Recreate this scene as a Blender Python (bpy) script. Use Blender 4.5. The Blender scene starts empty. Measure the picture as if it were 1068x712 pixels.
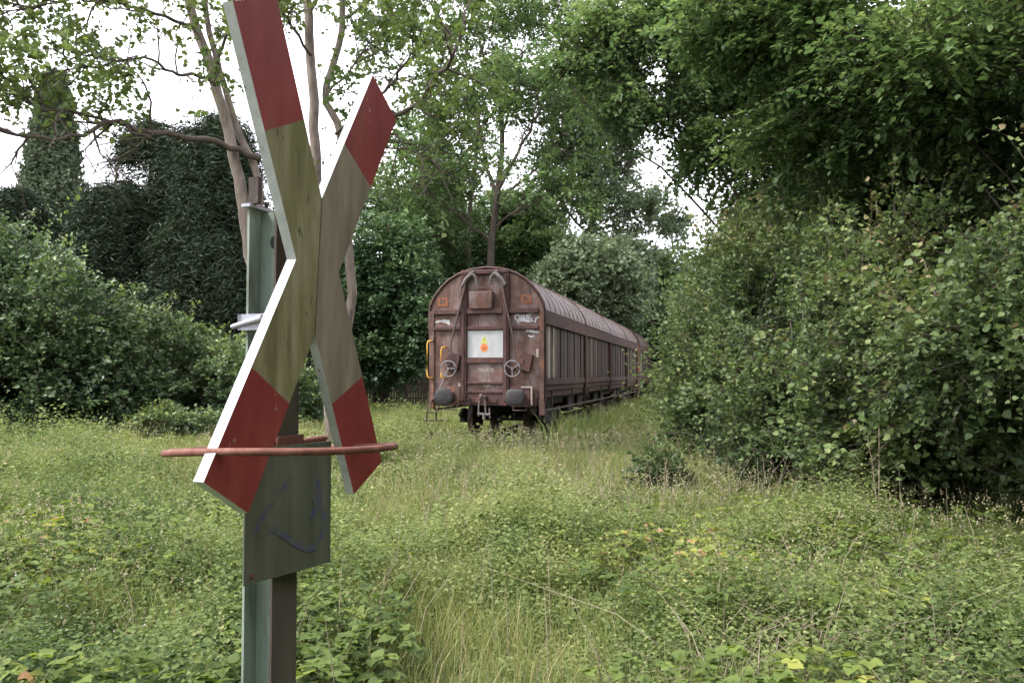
import bpy, math
import numpy as np

R = math.radians
SC = bpy.context.scene
# ------------------------------------------------------------------ camera, sky, sun, exposure
F_PX = 830.0
PITCH = math.atan(34 / F_PX)
cam_d = bpy.data.cameras.new('camera')
cam_d.sensor_width = 36.0
cam_d.lens = F_PX / 1068 * 36
cam_d.clip_end = 2000
cam_d.clip_start = 0.05
cam = bpy.data.objects.new('camera', cam_d)
cam.location = (0, 0, 1.6)
cam.rotation_euler = (math.pi / 2 + PITCH, 0, 0)
SC.collection.objects.link(cam)
SC.camera = cam

SUN_EL, SUN_AZ = 50.0, -108.0       # azimuth measured from +Y towards +X
world = bpy.data.worlds.new('World'); SC.world = world; world.use_nodes = True
nt = world.node_tree; nt.nodes.clear()
o_ = nt.nodes.new('ShaderNodeOutputWorld'); bg = nt.nodes.new('ShaderNodeBackground')
sky = nt.nodes.new('ShaderNodeTexSky'); sky.sky_type = 'NISHITA'; sky.sun_disc = False
sky.sun_elevation = R(SUN_EL); sky.sun_rotation = R(SUN_AZ)
mx = nt.nodes.new('ShaderNodeMix'); mx.data_type = 'RGBA'; mx.inputs['Factor'].default_value = 0.86
mx.inputs['B'].default_value = (16.2, 16.0, 16.9, 1)
nt.links.new(sky.outputs['Color'], mx.inputs['A'])
tc = nt.nodes.new('ShaderNodeTexCoord'); nz = nt.nodes.new('ShaderNodeTexNoise'); nz.inputs['Scale'].default_value = 2.2
nz.inputs['Detail'].default_value = 4
cr = nt.nodes.new('ShaderNodeValToRGB'); cr.color_ramp.elements[0].color = (0.86, 0.86, 0.9, 1)
cr.color_ramp.elements[1].color = (1.1, 1.1, 1.1, 1)
ml = nt.nodes.new('ShaderNodeMix'); ml.data_type = 'RGBA'; ml.blend_type = 'MULTIPLY'; ml.inputs['Factor'].default_value = 1
nt.links.new(tc.outputs['Generated'], nz.inputs['Vector']); nt.links.new(nz.outputs['Fac'], cr.inputs['Fac'])
nt.links.new(mx.outputs['Result'], ml.inputs['A']); nt.links.new(cr.outputs['Color'], ml.inputs['B'])
nt.links.new(ml.outputs['Result'], bg.inputs['Color']); bg.inputs['Strength'].default_value = 0.1
nt.links.new(bg.outputs['Background'], o_.inputs['Surface'])
sun_d = bpy.data.lights.new('sun', 'SUN'); sun_d.energy = 2.8; sun_d.angle = R(12); sun_d.color = (1.0, 0.96, 0.9)
sun = bpy.data.objects.new('sun', sun_d); SC.collection.objects.link(sun)
sun.rotation_euler = (R(90 - SUN_EL), 0, R(180 - SUN_AZ))
SC.view_settings.view_transform = 'Standard'; SC.view_settings.look = 'None'
SC.view_settings.gamma = 1; SC.view_settings.exposure = 1.24; SC.view_settings.use_curve_mapping = False
SC.render.engine = 'CYCLES'
SC.cycles.max_bounces = 5; SC.cycles.diffuse_bounces = 4; SC.cycles.glossy_bounces = 2
SC.cycles.transmission_bounces = 3; SC.cycles.transparent_max_bounces = 4
SC.cycles.use_denoising = True
SC.cycles.use_adaptive_sampling = True; SC.cycles.adaptive_threshold = 0.03


# ------------------------------------------------------------------ helpers
def at(px, py, y):
    """World point seen at photo pixel (px, py) at forward distance y."""
    c, s = math.cos(PITCH), math.sin(PITCH)
    u, v = (px - 534) / F_PX, (356 - py) / F_PX
    dy, dz = c - v * s, s + v * c
    k = y / dy
    return np.array([u * k, y, 1.6 + dz * k])


def link(o, parent=None):
    SC.collection.objects.link(o)
    if parent is not None: o.parent = parent
    return o


def tag(o, label=None, cat=None, group=None, kind=None):
    if label: o['label'] = label
    if cat: o['category'] = cat
    if group: o['group'] = group
    if kind: o['kind'] = kind
    return o


def empty(name, loc=(0, 0, 0), rz=0.0):
    o = bpy.data.objects.new(name, None); o.location = loc; o.rotation_euler = (0, 0, rz)
    o.empty_display_size = 0.3
    return link(o)


class Rg:
    def __init__(s, seed): s.r = np.random.default_rng(seed)
    def u(s, a, b, n=None): return s.r.uniform(a, b, n)
    def n(s, *sh): return s.r.normal(size=sh)


def norm(v):
    return v / (np.linalg.norm(v, axis=-1, keepdims=True) + 1e-9)


def vnoise(P, seed=0):
    """Value noise in 0..1 for an (N,3) array."""
    P = np.asarray(P, float); I = np.floor(P).astype(np.int64); Fr = P - I
    Fr = Fr * Fr * (3 - 2 * Fr); out = np.zeros(len(P))
    for dx in (0, 1):
        for dy in (0, 1):
            for dz in (0, 1):
                h = (I[:, 0] + dx) * 374761393 + (I[:, 1] + dy) * 668265263 + (I[:, 2] + dz) * 2147483647 + seed * 974711
                h = (h ^ (h >> 13)) * 1274126177
                h = (h ^ (h >> 16)) & 0xFFFFFF
                w = (Fr[:, 0] if dx else 1 - Fr[:, 0]) * (Fr[:, 1] if dy else 1 - Fr[:, 1]) * (Fr[:, 2] if dz else 1 - Fr[:, 2])
                out += w * (h / float(0xFFFFFF))
    return out


def raw_mesh(name, V, loops, starts, mats, parent=None, tone=None, smooth=False, midx=None):
    me = bpy.data.meshes.new(name)
    V = np.ascontiguousarray(V, np.float32); loops = np.ascontiguousarray(loops, np.int32)
    me.vertices.add(len(V)); me.vertices.foreach_set('co', V.ravel())
    me.loops.add(len(loops)); me.loops.foreach_set('vertex_index', loops)
    me.polygons.add(len(starts)); me.polygons.foreach_set('loop_start', np.ascontiguousarray(starts, np.int32))
    if midx is not None: me.polygons.foreach_set('material_index', np.ascontiguousarray(midx, np.int32))
    me.update(calc_edges=True)
    if tone is not None:
        a = me.attributes.new('tone', 'FLOAT', 'FACE'); a.data.foreach_set('value', np.ascontiguousarray(tone, np.float32))
    if smooth: me.polygons.foreach_set('use_smooth', np.ones(len(starts), bool))
    for m in (mats if isinstance(mats, (list, tuple)) else [mats]): me.materials.append(m)
    return link(bpy.data.objects.new(name, me), parent)


class MB:
    """Collects primitive shapes into one mesh."""
    def __init__(s): s.v = []; s.f = []; s.t = []; s.m = []; s.sm = []; s.tone = 0.5; s.mi = 0

    def add(s, V, F, sm=False):
        b = len(s.v); s.v += [tuple(map(float, p)) for p in V]
        for f in F: s.f.append([i + b for i in f]); s.t.append(s.tone); s.m.append(s.mi); s.sm.append(sm)

    def box(s, x0, x1, y0, y1, z0, z1, bev=0.0):
        b = min(bev, .45 * min(x1 - x0, y1 - y0, z1 - z0))
        if b <= 0:
            V = [(x, y, z) for x in (x0, x1) for y in (y0, y1) for z in (z0, z1)]
            s.add(V, [(0, 1, 3, 2), (4, 6, 7, 5), (0, 4, 5, 1), (2, 3, 7, 6), (0, 2, 6, 4), (1, 5, 7, 3)]); return
        V = []; ix = {}
        for a, x in enumerate((x0, x1)):
            for c, y in enumerate((y0, y1)):
                for d, z in enumerate((z0, z1)):
                    sx, sy, sz = (b if a == 0 else -b), (b if c == 0 else -b), (b if d == 0 else -b)
                    for k, p in enumerate(((x, y + sy, z + sz), (x + sx, y, z + sz), (x + sx, y + sy, z))):
                        ix[(a, c, d, k)] = len(V); V.append(p)
        g = lambda a, c, d, k: ix[(a, c, d, k)]
        F = [[g(0, 0, 0, 0), g(0, 0, 1, 0), g(0, 1, 1, 0), g(0, 1, 0, 0)], [g(1, 0, 0, 0), g(1, 1, 0, 0), g(1, 1, 1, 0), g(1, 0, 1, 0)],
             [g(0, 0, 0, 1), g(1, 0, 0, 1), g(1, 0, 1, 1), g(0, 0, 1, 1)], [g(0, 1, 0, 1), g(0, 1, 1, 1), g(1, 1, 1, 1), g(1, 1, 0, 1)],
             [g(0, 0, 0, 2), g(0, 1, 0, 2), g(1, 1, 0, 2), g(1, 0, 0, 2)], [g(0, 0, 1, 2), g(1, 0, 1, 2), g(1, 1, 1, 2), g(0, 1, 1, 2)]]
        for a in (0, 1):
            for c in (0, 1):
                F.append([g(a, c, 0, 0), g(a, c, 1, 0), g(a, c, 1, 1), g(a, c, 0, 1)])
                F.append([g(a, 0, c, 0), g(a, 1, c, 0), g(a, 1, c, 2), g(a, 0, c, 2)])
                F.append([g(0, a, c, 1), g(1, a, c, 1), g(1, a, c, 2), g(0, a, c, 2)])
                for d in (0, 1): F.append([g(a, c, d, 0), g(a, c, d, 1), g(a, c, d, 2)])
        s.add(V, F)

    def tube(s, pts, rad, n=8, closed=False, cap=True):
        P = np.array(pts, float); m = len(P)
        rad = np.full(m, rad) if np.isscalar(rad) else np.array(rad, float)
        if closed: T = norm(np.roll(P, -1, 0) - np.roll(P, 1, 0))
        else: T = norm(np.gradient(P, axis=0))
        ref = np.array([0, 0, 1.]) if abs(T[:, 2]).mean() < .8 else np.array([1., 0, 0])
        A = norm(np.cross(T, ref)); B = np.cross(T, A)
        an = np.arange(n) * 2 * math.pi / n
        V = (P[:, None] + rad[:, None, None] * (np.cos(an)[None, :, None] * A[:, None] + np.sin(an)[None, :, None] * B[:, None])).reshape(-1, 3)
        F = []
        for i in range(m if closed else m - 1):
            j = (i + 1) % m
            for k in range(n): F.append((i * n + k, i * n + (k + 1) % n, j * n + (k + 1) % n, j * n + k))
        s.add(V, F, True)
        if cap and not closed:
            s.add(V[:n], [tuple(range(n))]); s.add(V[-n:], [tuple(range(n))[::-1]])

    def prism(s, poly, fn, z0, z1):
        """poly: 2D points; fn maps (a, b, depth) to 3D."""
        n = len(poly)
        V = [fn(a, b, z0) for a, b in poly] + [fn(a, b, z1) for a, b in poly]
        s.add(V, [tuple(range(n)), tuple(range(2 * n - 1, n - 1, -1))] + [(i, i + n, (i + 1) % n + n, (i + 1) % n) for i in range(n)])

    def build(s, name, mats, parent=None):
        starts = []; loops = []; k = 0
        for f in s.f: starts.append(k); loops += f; k += len(f)
        o = raw_mesh(name, np.array(s.v), loops, starts, mats, parent, tone=s.t, midx=s.m)
        o.data.polygons.foreach_set('use_smooth', np.array(s.sm, bool))
        import bmesh
        bm = bmesh.new(); bm.from_mesh(o.data); bmesh.ops.recalc_face_normals(bm, faces=bm.faces); bm.to_mesh(o.data); bm.free()
        return o


# ------------------------------------------------------------------ materials
def new_mat(name):
    m = bpy.data.materials.new(name); m.use_nodes = True; n = m.node_tree.nodes; n.clear()
    return m, n, m.node_tree.links


def ramp(n, stops):
    r = n.new('ShaderNodeValToRGB'); e = r.color_ramp.elements
    e[0].position, e[0].color = stops[0][0], (*stops[0][1], 1)
    e[1].position, e[1].color = stops[-1][0], (*stops[-1][1], 1)
    for p, c in stops[1:-1]:
        x = e.new(p); x.color = (*c, 1)
    return r


def worn(name, stops, scale=(3, 3, 3), rough=.75, bump=.3, detail=8, extra=None, tone=False, metallic=0, dist=.02):
    """Weathered surface: stretched noise through a colour ramp, plus optional (stops2, scale2, lo, hi) overlay patches."""
    m, n, l = new_mat(name)
    out = n.new('ShaderNodeOutputMaterial'); b = n.new('ShaderNodeBsdfPrincipled')
    b.inputs['Roughness'].default_value = rough; b.inputs['Metallic'].default_value = metallic
    b.inputs['Specular IOR Level'].default_value = .3
    tcn = n.new('ShaderNodeTexCoord'); mp = n.new('ShaderNodeMapping'); mp.inputs['Scale'].default_value = scale
    nz = n.new('ShaderNodeTexNoise'); nz.inputs['Scale'].default_value = 1; nz.inputs['Detail'].default_value = detail
    nz.inputs['Roughness'].default_value = .65
    l.new(tcn.outputs['Object'], mp.inputs['Vector']); l.new(mp.outputs['Vector'], nz.inputs['Vector'])
    fac = nz.outputs['Fac']
    if tone:
        at_ = n.new('ShaderNodeAttribute'); at_.attribute_name = 'tone'
        ad = n.new('ShaderNodeMath'); ad.operation = 'ADD'; sb = n.new('ShaderNodeMath'); sb.operation = 'SUBTRACT'; sb.inputs[1].default_value = .5
        l.new(at_.outputs['Fac'], sb.inputs[0]); l.new(fac, ad.inputs[0]); l.new(sb.outputs[0], ad.inputs[1]); fac = ad.outputs[0]
    rp = ramp(n, stops); l.new(fac, rp.inputs['Fac']); col = rp.outputs['Color']
    for k, (c2, sc2, lo, hi) in enumerate(extra or []):
        mp2 = n.new('ShaderNodeMapping'); mp2.inputs['Scale'].default_value = sc2; mp2.inputs['Location'].default_value = (k * 7.3, k * 3.1, k * 5.7)
        n2 = n.new('ShaderNodeTexNoise'); n2.inputs['Scale'].default_value = 1; n2.inputs['Detail'].default_value = 6; n2.inputs['Roughness'].default_value = .7
        mr = n.new('ShaderNodeMapRange'); mr.inputs['From Min'].default_value = lo; mr.inputs['From Max'].default_value = hi
        mix = n.new('ShaderNodeMix'); mix.data_type = 'RGBA'; mix.inputs['B'].default_value = (*c2, 1)
        l.new(tcn.outputs['Object'], mp2.inputs['Vector']); l.new(mp2.outputs['Vector'], n2.inputs['Vector'])
        l.new(n2.outputs['Fac'], mr.inputs['Value']); l.new(mr.outputs['Result'], mix.inputs['Factor']); l.new(col, mix.inputs['A'])
        col = mix.outputs['Result']
    l.new(col, b.inputs['Base Color'])
    bp = n.new('ShaderNodeBump'); bp.inputs['Strength'].default_value = bump; bp.inputs['Distance'].default_value = dist
    l.new(nz.outputs['Fac'], bp.inputs['Height']); l.new(bp.outputs['Normal'], b.inputs['Normal'])
    l.new(b.outputs['BSDF'], out.inputs['Surface'])
    return m


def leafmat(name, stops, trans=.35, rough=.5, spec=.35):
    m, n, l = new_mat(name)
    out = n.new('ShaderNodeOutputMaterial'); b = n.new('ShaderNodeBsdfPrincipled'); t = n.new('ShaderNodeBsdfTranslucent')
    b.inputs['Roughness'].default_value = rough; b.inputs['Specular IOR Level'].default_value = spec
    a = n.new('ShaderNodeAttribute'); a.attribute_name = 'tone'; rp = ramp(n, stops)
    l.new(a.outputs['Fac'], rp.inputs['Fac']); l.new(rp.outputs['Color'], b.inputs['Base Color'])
    hs = n.new('ShaderNodeHueSaturation'); hs.inputs['Saturation'].default_value = 1.15; hs.inputs['Value'].default_value = 1.25
    hs.inputs['Hue'].default_value = .49
    l.new(rp.outputs['Color'], hs.inputs['Color']); l.new(hs.outputs['Color'], t.inputs['Color'])
    mi = n.new('ShaderNodeMixShader'); mi.inputs['Fac'].default_value = trans
    l.new(b.outputs['BSDF'], mi.inputs[1]); l.new(t.outputs['BSDF'], mi.inputs[2]); l.new(mi.outputs['Shader'], out.inputs['Surface'])
    return m


M = {}
M['wagon'] = worn('wagon_paint', [(.25, (.035, .019, .018)), (.40, (.085, .043, .034)), (.54, (.135, .077, .062)), (.72, (.21, .155, .145))],
                  (1.9, 1.9, 1.3), .6, .25, extra=[((.16, .065, .035), (3.5, 3.5, 1.6), .54, .70), ((.27, .23, .228), (1.7, 1.7, .9), .48, .76), ((.025, .016, .015), (7, 7, .7), .56, .72), ((.2, .17, .165), (16, 16, 9), .66, .75)])
M['wagon_low'] = worn('wagon_rusty_paint', [(.25, (.04, .024, .022)), (.5, (.10, .056, .048)), (.75, (.19, .125, .105))], (3, 3, 2), .7, .3,
                      extra=[((.22, .10, .055), (4, 4, 2), .53, .7), ((.33, .27, .24), (5, 5, 3), .58, .74), ((.03, .02, .018), (9, 9, 1.5), .6, .72)])
M['beam'] = worn('beam_paint', [(.3, (.04, .022, .021)), (.55, (.088, .045, .041)), (.8, (.14, .085, .075))], (4, 4, 2), .6, .25,
                 extra=[((.2, .075, .035), (5, 5, 3), .58, .72)])
M['roof'] = worn('roof_sheet', [(.3, (.04, .023, .018)), (.5, (.078, .05, .042)), (.7, (.13, .095, .084))], (3, 1.2, 3), .55, .2,
                 extra=[((.10, .055, .045), (2.5, 6, 2.5), .55, .75)])
M['dark_steel'] = worn('dark_steel', [(.3, (.01, .008, .007)), (.7, (.028, .02, .018))], (5, 5, 5), .7, .3)
M['buffer'] = worn('buffer_steel', [(.3, (.022, .02, .02)), (.6, (.045, .041, .043)), (.8, (.1, .09, .088))], (6, 6, 6), .6, .2, metallic=.0)
M['plank'] = worn('old_planks', [(.05, (.018, .012, .010)), (.35, (.04, .026, .021)), (.62, (.10, .064, .044)), (.85, (.22, .2, .155)), (1.0, (.27, .26, .22))],
                  (14, 14, 1.6), .85, .5, tone=True, detail=6, extra=[((.03, .022, .018), (6, 6, 1.2), .5, .68)])
M['side_rail'] = worn('side_rail_paint', [(.3, (.022, .011, .008)), (.7, (.066, .035, .026))], (3, 1.0, 3), .9, .3)
M['panel'] = worn('white_board', [(.25, (.36, .36, .36)), (.6, (.48, .49, .5)), (.8, (.56, .57, .58))], (5, 5, 2), .6, .05,
                  extra=[((.3, .27, .25), (9, 9, 2), .6, .8)])
M['white'] = worn('white_mark', [(.3, (.42, .4, .42)), (.7, (.62, .6, .63))], (10, 10, 10), .6, .02)
M['cream'] = worn('cream_mark', [(.3, (.3, .24, .2)), (.7, (.55, .47, .4))], (30, 30, 30), .7, .02)
M['orange'] = worn('orange_mark', [(.3, (.7, .18, .06)), (.7, (.85, .3, .1))], (30, 30, 30), .6, .02)
M['yellowgreen'] = worn('warning_yellow', [(.3, (.5, .5, .1)), (.7, (.65, .62, .2))], (30, 30, 30), .6, .02)
M['black'] = worn('black_mark', [(.3, (.02, .02, .02)), (.7, (.04, .04, .04))], (10, 10, 10), .6, .02)
M['yellow'] = worn('yellow_rail', [(.3, (.42, .22, .03)), (.7, (.62, .36, .07))], (8, 8, 8), .5, .05)
M['grey_wheel'] = worn('grey_handwheel', [(.3, (.15, .13, .14)), (.7, (.28, .26, .28))], (12, 12, 12), .5, .05)
M['rod'] = worn('rod_metal', [(.3, (.07, .045, .042)), (.7, (.17, .12, .11))], (12, 12, 3), .55, .1)
M['claw'] = worn('claw_metal', [(.3, (.10, .085, .082)), (.7, (.22, .19, .185))], (12, 12, 12), .5, .1)
M['rusty'] = worn('rusty_plate', [(.3, (.12, .05, .03)), (.55, (.28, .11, .05)), (.8, (.36, .2, .12))], (14, 14, 14), .8, .2)
M['rail'] = worn('rail_steel', [(.3, (.03, .02, .016)), (.7, (.07, .045, .034))], (8, 2, 8), .7, .2)
M['sleeper'] = worn('sleeper_wood', [(.3, (.04, .03, .024)), (.7, (.10, .08, .065))], (3, 12, 12), .9, .5)
# sign
M['sign_red'] = worn('faded_red_paint', [(.3, (.13, .016, .015)), (.5, (.19, .028, .026)), (.75, (.25, .06, .048))], (7, 7, 2.2), .55, .06,
                     extra=[((.09, .055, .035), (14, 14, 2.5), .56, .78), ((.26, .22, .16), (34, 34, 22), .66, .69), ((.05, .025, .018), (55, 55, 9), .64, .72)], dist=.004)
M['sign_pale'] = worn('algae_white_paint', [(.3, (.075, .062, .028)), (.43, (.145, .128, .06)), (.56, (.205, .185, .10)), (.72, (.31, .28, .19))], (13, 13, 2.6), .7, .08,
                      extra=[((.12, .115, .035), (10, 10, 1.4), .47, .62), ((.09, .065, .04), (26, 26, 2), .57, .72), ((.045, .038, .022), (34, 34, 12), .62, .70), ((.38, .36, .3), (42, 42, 26), .68, .71)], dist=.004)
M['sign_grey'] = worn('grimy_white_paint', [(.3, (.10, .08, .055)), (.5, (.185, .155, .11)), (.72, (.28, .24, .18))], (11, 11, 2.2), .7, .08,
                      extra=[((.11, .085, .06), (20, 20, 3), .58, .75)], dist=.004)
M['sign_edge'] = worn('white_board_edge', [(.25, (.24, .25, .24)), (.42, (.38, .40, .40)), (.75, (.5, .52, .53))], (25, 25, 25), .6, .5,
                      extra=[((.18, .12, .1), (45, 45, 45), .62, .70)], dist=.004)
M['post'] = worn('green_post_paint', [(.25, (.11, .155, .125)), (.5, (.21, .27, .225)), (.8, (.33, .37, .325))], (12, 12, 1.5), .55, .1,
                 extra=[((.09, .10, .065), (14, 14, 3), .55, .72)], dist=.004)
M['post_dark'] = worn('mossy_shaded_post_paint', [(.25, (.03, .026, .02)), (.5, (.065, .055, .042)), (.8, (.11, .10, .075))], (12, 12, 1.2), .8, .15, dist=.004)  # moss plus painted shade for the flange turned away from the light
M['plate'] = worn('mossy_grey_plate', [(.25, (.04, .046, .03)), (.5, (.08, .085, .06)), (.8, (.13, .135, .105))], (16, 16, 1.4), .6, .08, dist=.003,
                  extra=[((.075, .065, .035), (9, 9, 5), .55, .75)])
M['violet'] = worn('violet_spray', [(.44, (.08, .085, .06)), (.64, (.055, .05, .115))], (38, 38, 38), .6, .02)
M['ring'] = worn('rusty_red_ring', [(.25, (.07, .03, .022)), (.5, (.145, .055, .038)), (.75, (.26, .13, .095))], (24, 24, 24), .7, .3, dist=.004,
                 extra=[((.42, .24, .17), (40, 40, 40), .62, .72)])
M['clamp'] = worn('pale_clamp', [(.3, (.25, .25, .3)), (.7, (.46, .46, .54))], (20, 20, 20), .4, .1, metallic=.2)
M['tab'] = worn('brown_iron', [(.3, (.03, .022, .02)), (.7, (.07, .05, .046))], (20, 20, 20), .7, .3)
# vegetation
BARK_L = worn('pale_bark', [(.3, (.09, .072, .06)), (.55, (.18, .145, .122)), (.8, (.27, .235, .205))], (9, 9, 2.5), .9, .6)
BARK_D = worn('dark_bark', [(.3, (.03, .023, .018)), (.7, (.085, .068, .054))], (9, 9, 2.5), .9, .6)
BARK_M2 = worn('branch_bark', [(.3, (.045, .034, .028)), (.7, (.11, .085, .07))], (9, 9, 2.5), .9, .6)
BARK_M = worn('grey_bark', [(.3, (.07, .058, .048)), (.7, (.17, .145, .125))], (9, 9, 2.5), .9, .6)
DRY = worn('dry_stalk', [(.3, (.14, .115, .08)), (.7, (.28, .24, .17))], (9, 9, 9), .9, .1, tone=True)
L_OAK = leafmat('oak_leaf', [(0, (0.050, 0.083, 0.028)), (.5, (0.099, 0.143, 0.046)), (.85, (0.165, 0.209, 0.061)), (1, (0.220, 0.209, 0.066))], .45)
L_LIGHT = leafmat('airy_leaf', [(0, (0.058, 0.104, 0.043)), (.5, (0.098, 0.156, 0.061)), (1, (0.182, 0.234, 0.087))], .42)
L_WILLOW = leafmat('grey_leaf', [(0, (0.077, 0.110, 0.061)), (.5, (0.132, 0.171, 0.094)), (1, (0.198, 0.242, 0.132))], .35)
L_DARK = leafmat('dark_leaf', [(0, (0.033, 0.067, 0.033)), (.5, (0.064, 0.110, 0.049)), (1, (0.138, 0.202, 0.078))], .25)
L_CON = leafmat('conifer_needle', [(0, (0.012, 0.023, 0.011)), (.5, (0.023, 0.037, 0.018)), (1, (0.044, 0.062, 0.027))], .1, .7, .2)
L_THUJA = leafmat('column_needle', [(0, (0.052, 0.074, 0.044)), (.5, (0.095, 0.124, 0.075)), (1, (0.146, 0.179, 0.112))], .2, .7, .1)
L_HEDGE = leafmat('hedge_leaf', [(0, (0.039, 0.072, 0.032)), (.45, (0.066, 0.110, 0.046)), (.8, (0.110, 0.166, 0.063)), (1, (0.210, 0.265, 0.081))], .3, .42, .45)
L_BUSH = leafmat('bush_leaf', [(0, (0.037, 0.064, 0.026)), (.45, (0.079, 0.120, 0.044)), (.8, (0.139, 0.187, 0.067)), (.94, (0.203, 0.234, 0.083)), (1, (0.231, 0.187, 0.103))], .34, .5, .25)
L_HORN = leafmat('canopy_leaf', [(0, (0.055, 0.096, 0.038)), (.5, (0.110, 0.172, 0.066)), (.85, (0.203, 0.273, 0.102)), (1, (0.311, 0.327, 0.157))], .42, .5, .25)
L_FALL = leafmat('yellowing_leaf', [(0, (.12, .10, .045)), (.5, (.20, .16, .07)), (1, (.27, .2, .11))], .4)
L_GROUND = leafmat('herb_leaf', [(0, (0.065, 0.103, 0.038)), (.35, (0.157, 0.207, 0.071)), (.7, (0.261, 0.293, 0.119)), (.93, (0.347, 0.347, 0.130)), (1, (0.413, 0.359, 0.184))], .42, .6, .15)
L_GRASS = leafmat('grass_blade', [(0, (0.099, 0.143, 0.043)), (.5, (0.198, 0.236, 0.079)), (.8, (0.319, 0.308, 0.138)), (1, (0.461, 0.395, 0.232))], .4, .55, .3)
L_BRAM = leafmat('bramble_leaf', [(0, (.055, .09, .026)), (.45, (.13, .18, .042)), (.8, (.22, .26, .06)), (.95, (.36, .36, .08)), (1, (.3, .17, .09))], .42, .55, .22)

# ------------------------------------------------------------------ leaf templates and builders
T_LEAF = (np.array([(0, 0, 0), (-.32, .3, .07), (-.25, .68, .05), (0, 1, -.06), (.25, .68, .05), (.32, .3, .07)]), [(0, 1, 2, 3), (0, 3, 4, 5)])
T_BROAD = (np.array([(0, 0, 0), (-.46, .22, .08), (-.44, .55, .08), (-.2, .85, .03), (0, 1.05, -.1), (.2, .85, .03), (.44, .55, .08), (.46, .22, .08), (0, .5, -.02)]),
           [(0, 1, 2, 8), (8, 2, 3, 4), (0, 8, 6, 7), (8, 4, 5, 6)])
T_DIA = (np.array([(0, 0, 0), (-.36, .5, .04), (0, 1, 0), (.36, .5, -.04)]), [(0, 1, 2, 3)])
T_NEEDLE = (np.array([(0, 0, 0), (-.085, .4, .03), (0, 1, -.12), (.085, .4, 0)]), [(0, 1, 2, 3)])


def leaf_mesh(name, mat, C, D, Nn, size, tone, tmpl, parent=None):
    C = np.asarray(C); n = len(C); tv, tf = tmpl; k = len(tv)
    Y = norm(D); X = norm(np.cross(Y, Nn)); Z = np.cross(X, Y)
    S = np.broadcast_to(np.asarray(size, float), (n,))[:, None, None]
    V = C[:, None] + S * (tv[None, :, 0:1] * X[:, None] + tv[None, :, 1:2] * Y[:, None] + tv[None, :, 2:3] * Z[:, None])
    pat = np.concatenate([np.array(f) for f in tf]); st = np.cumsum([0] + [len(f) for f in tf])[:-1]
    loops = (pat[None] + k * np.arange(n)[:, None]).ravel()
    starts = (st[None] + len(pat) * np.arange(n)[:, None]).ravel()
    return raw_mesh(name, V.reshape(-1, 3), loops, starts, mat, parent, tone=np.repeat(np.clip(tone, 0, 1), len(tf)))


def sprays(rg, P, A, L, m, size, flat=.6, droop=.2, tonebase=None, tonespread=.5):
    """Leafy twigs: m leaves set alternately along each twig. Returns centres, directions, normals, sizes, tones."""
    N = len(P); A = norm(A); L = np.broadcast_to(np.asarray(L, float), (N,))
    S = norm(np.cross(A, np.array([0, 0, 1.])) + rg.n(N, 3) * .35)
    s = (np.arange(m) + .7) / m; sg = np.where(np.arange(m) % 2, 1., -1.)
    C = P[:, None] + A[:, None] * (L[:, None] * s)[..., None]
    C[..., 2] -= (droop * L)[:, None] * s * s
    C = C + rg.n(N, m, 3) * (L[:, None, None] * .05)
    D = A[:, None] * .55 + S[:, None] * sg[None, :, None] + rg.n(N, m, 3) * .35
    D[..., 2] -= droop * .6
    Nn = norm(rg.n(N, m, 3)) * (1 - flat) + np.array([0, 0, 1.]) * flat
    sz = size * rg.u(.45, 1.3, (N, m)) * rg.u(.75, 1.2, N)[:, None]
    if tonebase is None: tonebase = np.full(N, .4)
    tn = tonebase[:, None] + (rg.u(0, 1, (N, m)) - .5) * tonespread
    f = lambda a: a.reshape(-1, 3)
    return f(C), f(D), f(norm(Nn)), sz.ravel(), tn.ravel()


def twig_mesh(P, A, L, droop, r, name, mat, parent):
    """Thin three-sided twigs, one per spray, in one mesh."""
    N = len(P); A = norm(A); L = np.broadcast_to(np.asarray(L, float), (N,))
    S = norm(np.cross(A, np.array([0, 0, 1.]) + 1e-3)); U = np.cross(S, A)
    ss = np.array([0, .5, 1.]); rr = np.array([1, .7, .25]) * r
    ctr = P[:, None] + A[:, None] * (L[:, None] * ss)[..., None]; ctr[..., 2] -= (droop * L)[:, None] * ss * ss
    an = np.arange(3) * 2.094
    V = ctr[:, :, None] + rr[None, :, None, None] * (np.cos(an)[None, None, :, None] * S[:, None, None] + np.sin(an)[None, None, :, None] * U[:, None, None])
    q = [(i * 3 + k, i * 3 + (k + 1) % 3, (i + 1) * 3 + (k + 1) % 3, (i + 1) * 3 + k) for i in range(2) for k in range(3)]
    pat = np.array(q).ravel(); loops = (pat[None] + 9 * np.arange(N)[:, None]).ravel()
    return raw_mesh(name, V.reshape(-1, 3), loops, np.arange(0, len(loops), 4), mat, parent, smooth=True)


def blob_points(rg, blobs, dens, shell=.3, nseed=0, nscale=.9, thr=.38, squash=1.0, zmin=.05):
    """Points and outward directions inside lumpy ellipsoids (cx,cy,cz,rx,ry,rz)."""
    PP, OO = [], []
    for (cx, cy, cz, rx, ry, rz) in blobs:
        n = int(dens * (rx * ry + ry * rz + rx * rz))
        d = norm(rg.n(n, 3)); lump = .72 + .5 * vnoise(d * 2.3 + nseed * 3.7 + cx, nseed)
        r = rg.u(0, 1, n) ** shell * lump
        P = np.array([cx, cy, cz]) + d * r[:, None] * np.array([rx, ry, rz])
        PP.append(P); OO.append(d)
    P = np.concatenate(PP); O = np.concatenate(OO)
    k = (vnoise(P * np.array([nscale, nscale, nscale * squash]), nseed + 5) * .65 + vnoise(P * np.array([nscale, nscale, nscale * squash]) * 2.6, nseed + 9) * .35) > thr
    k &= P[:, 2] > zmin
    return P[k], O[k]


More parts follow.
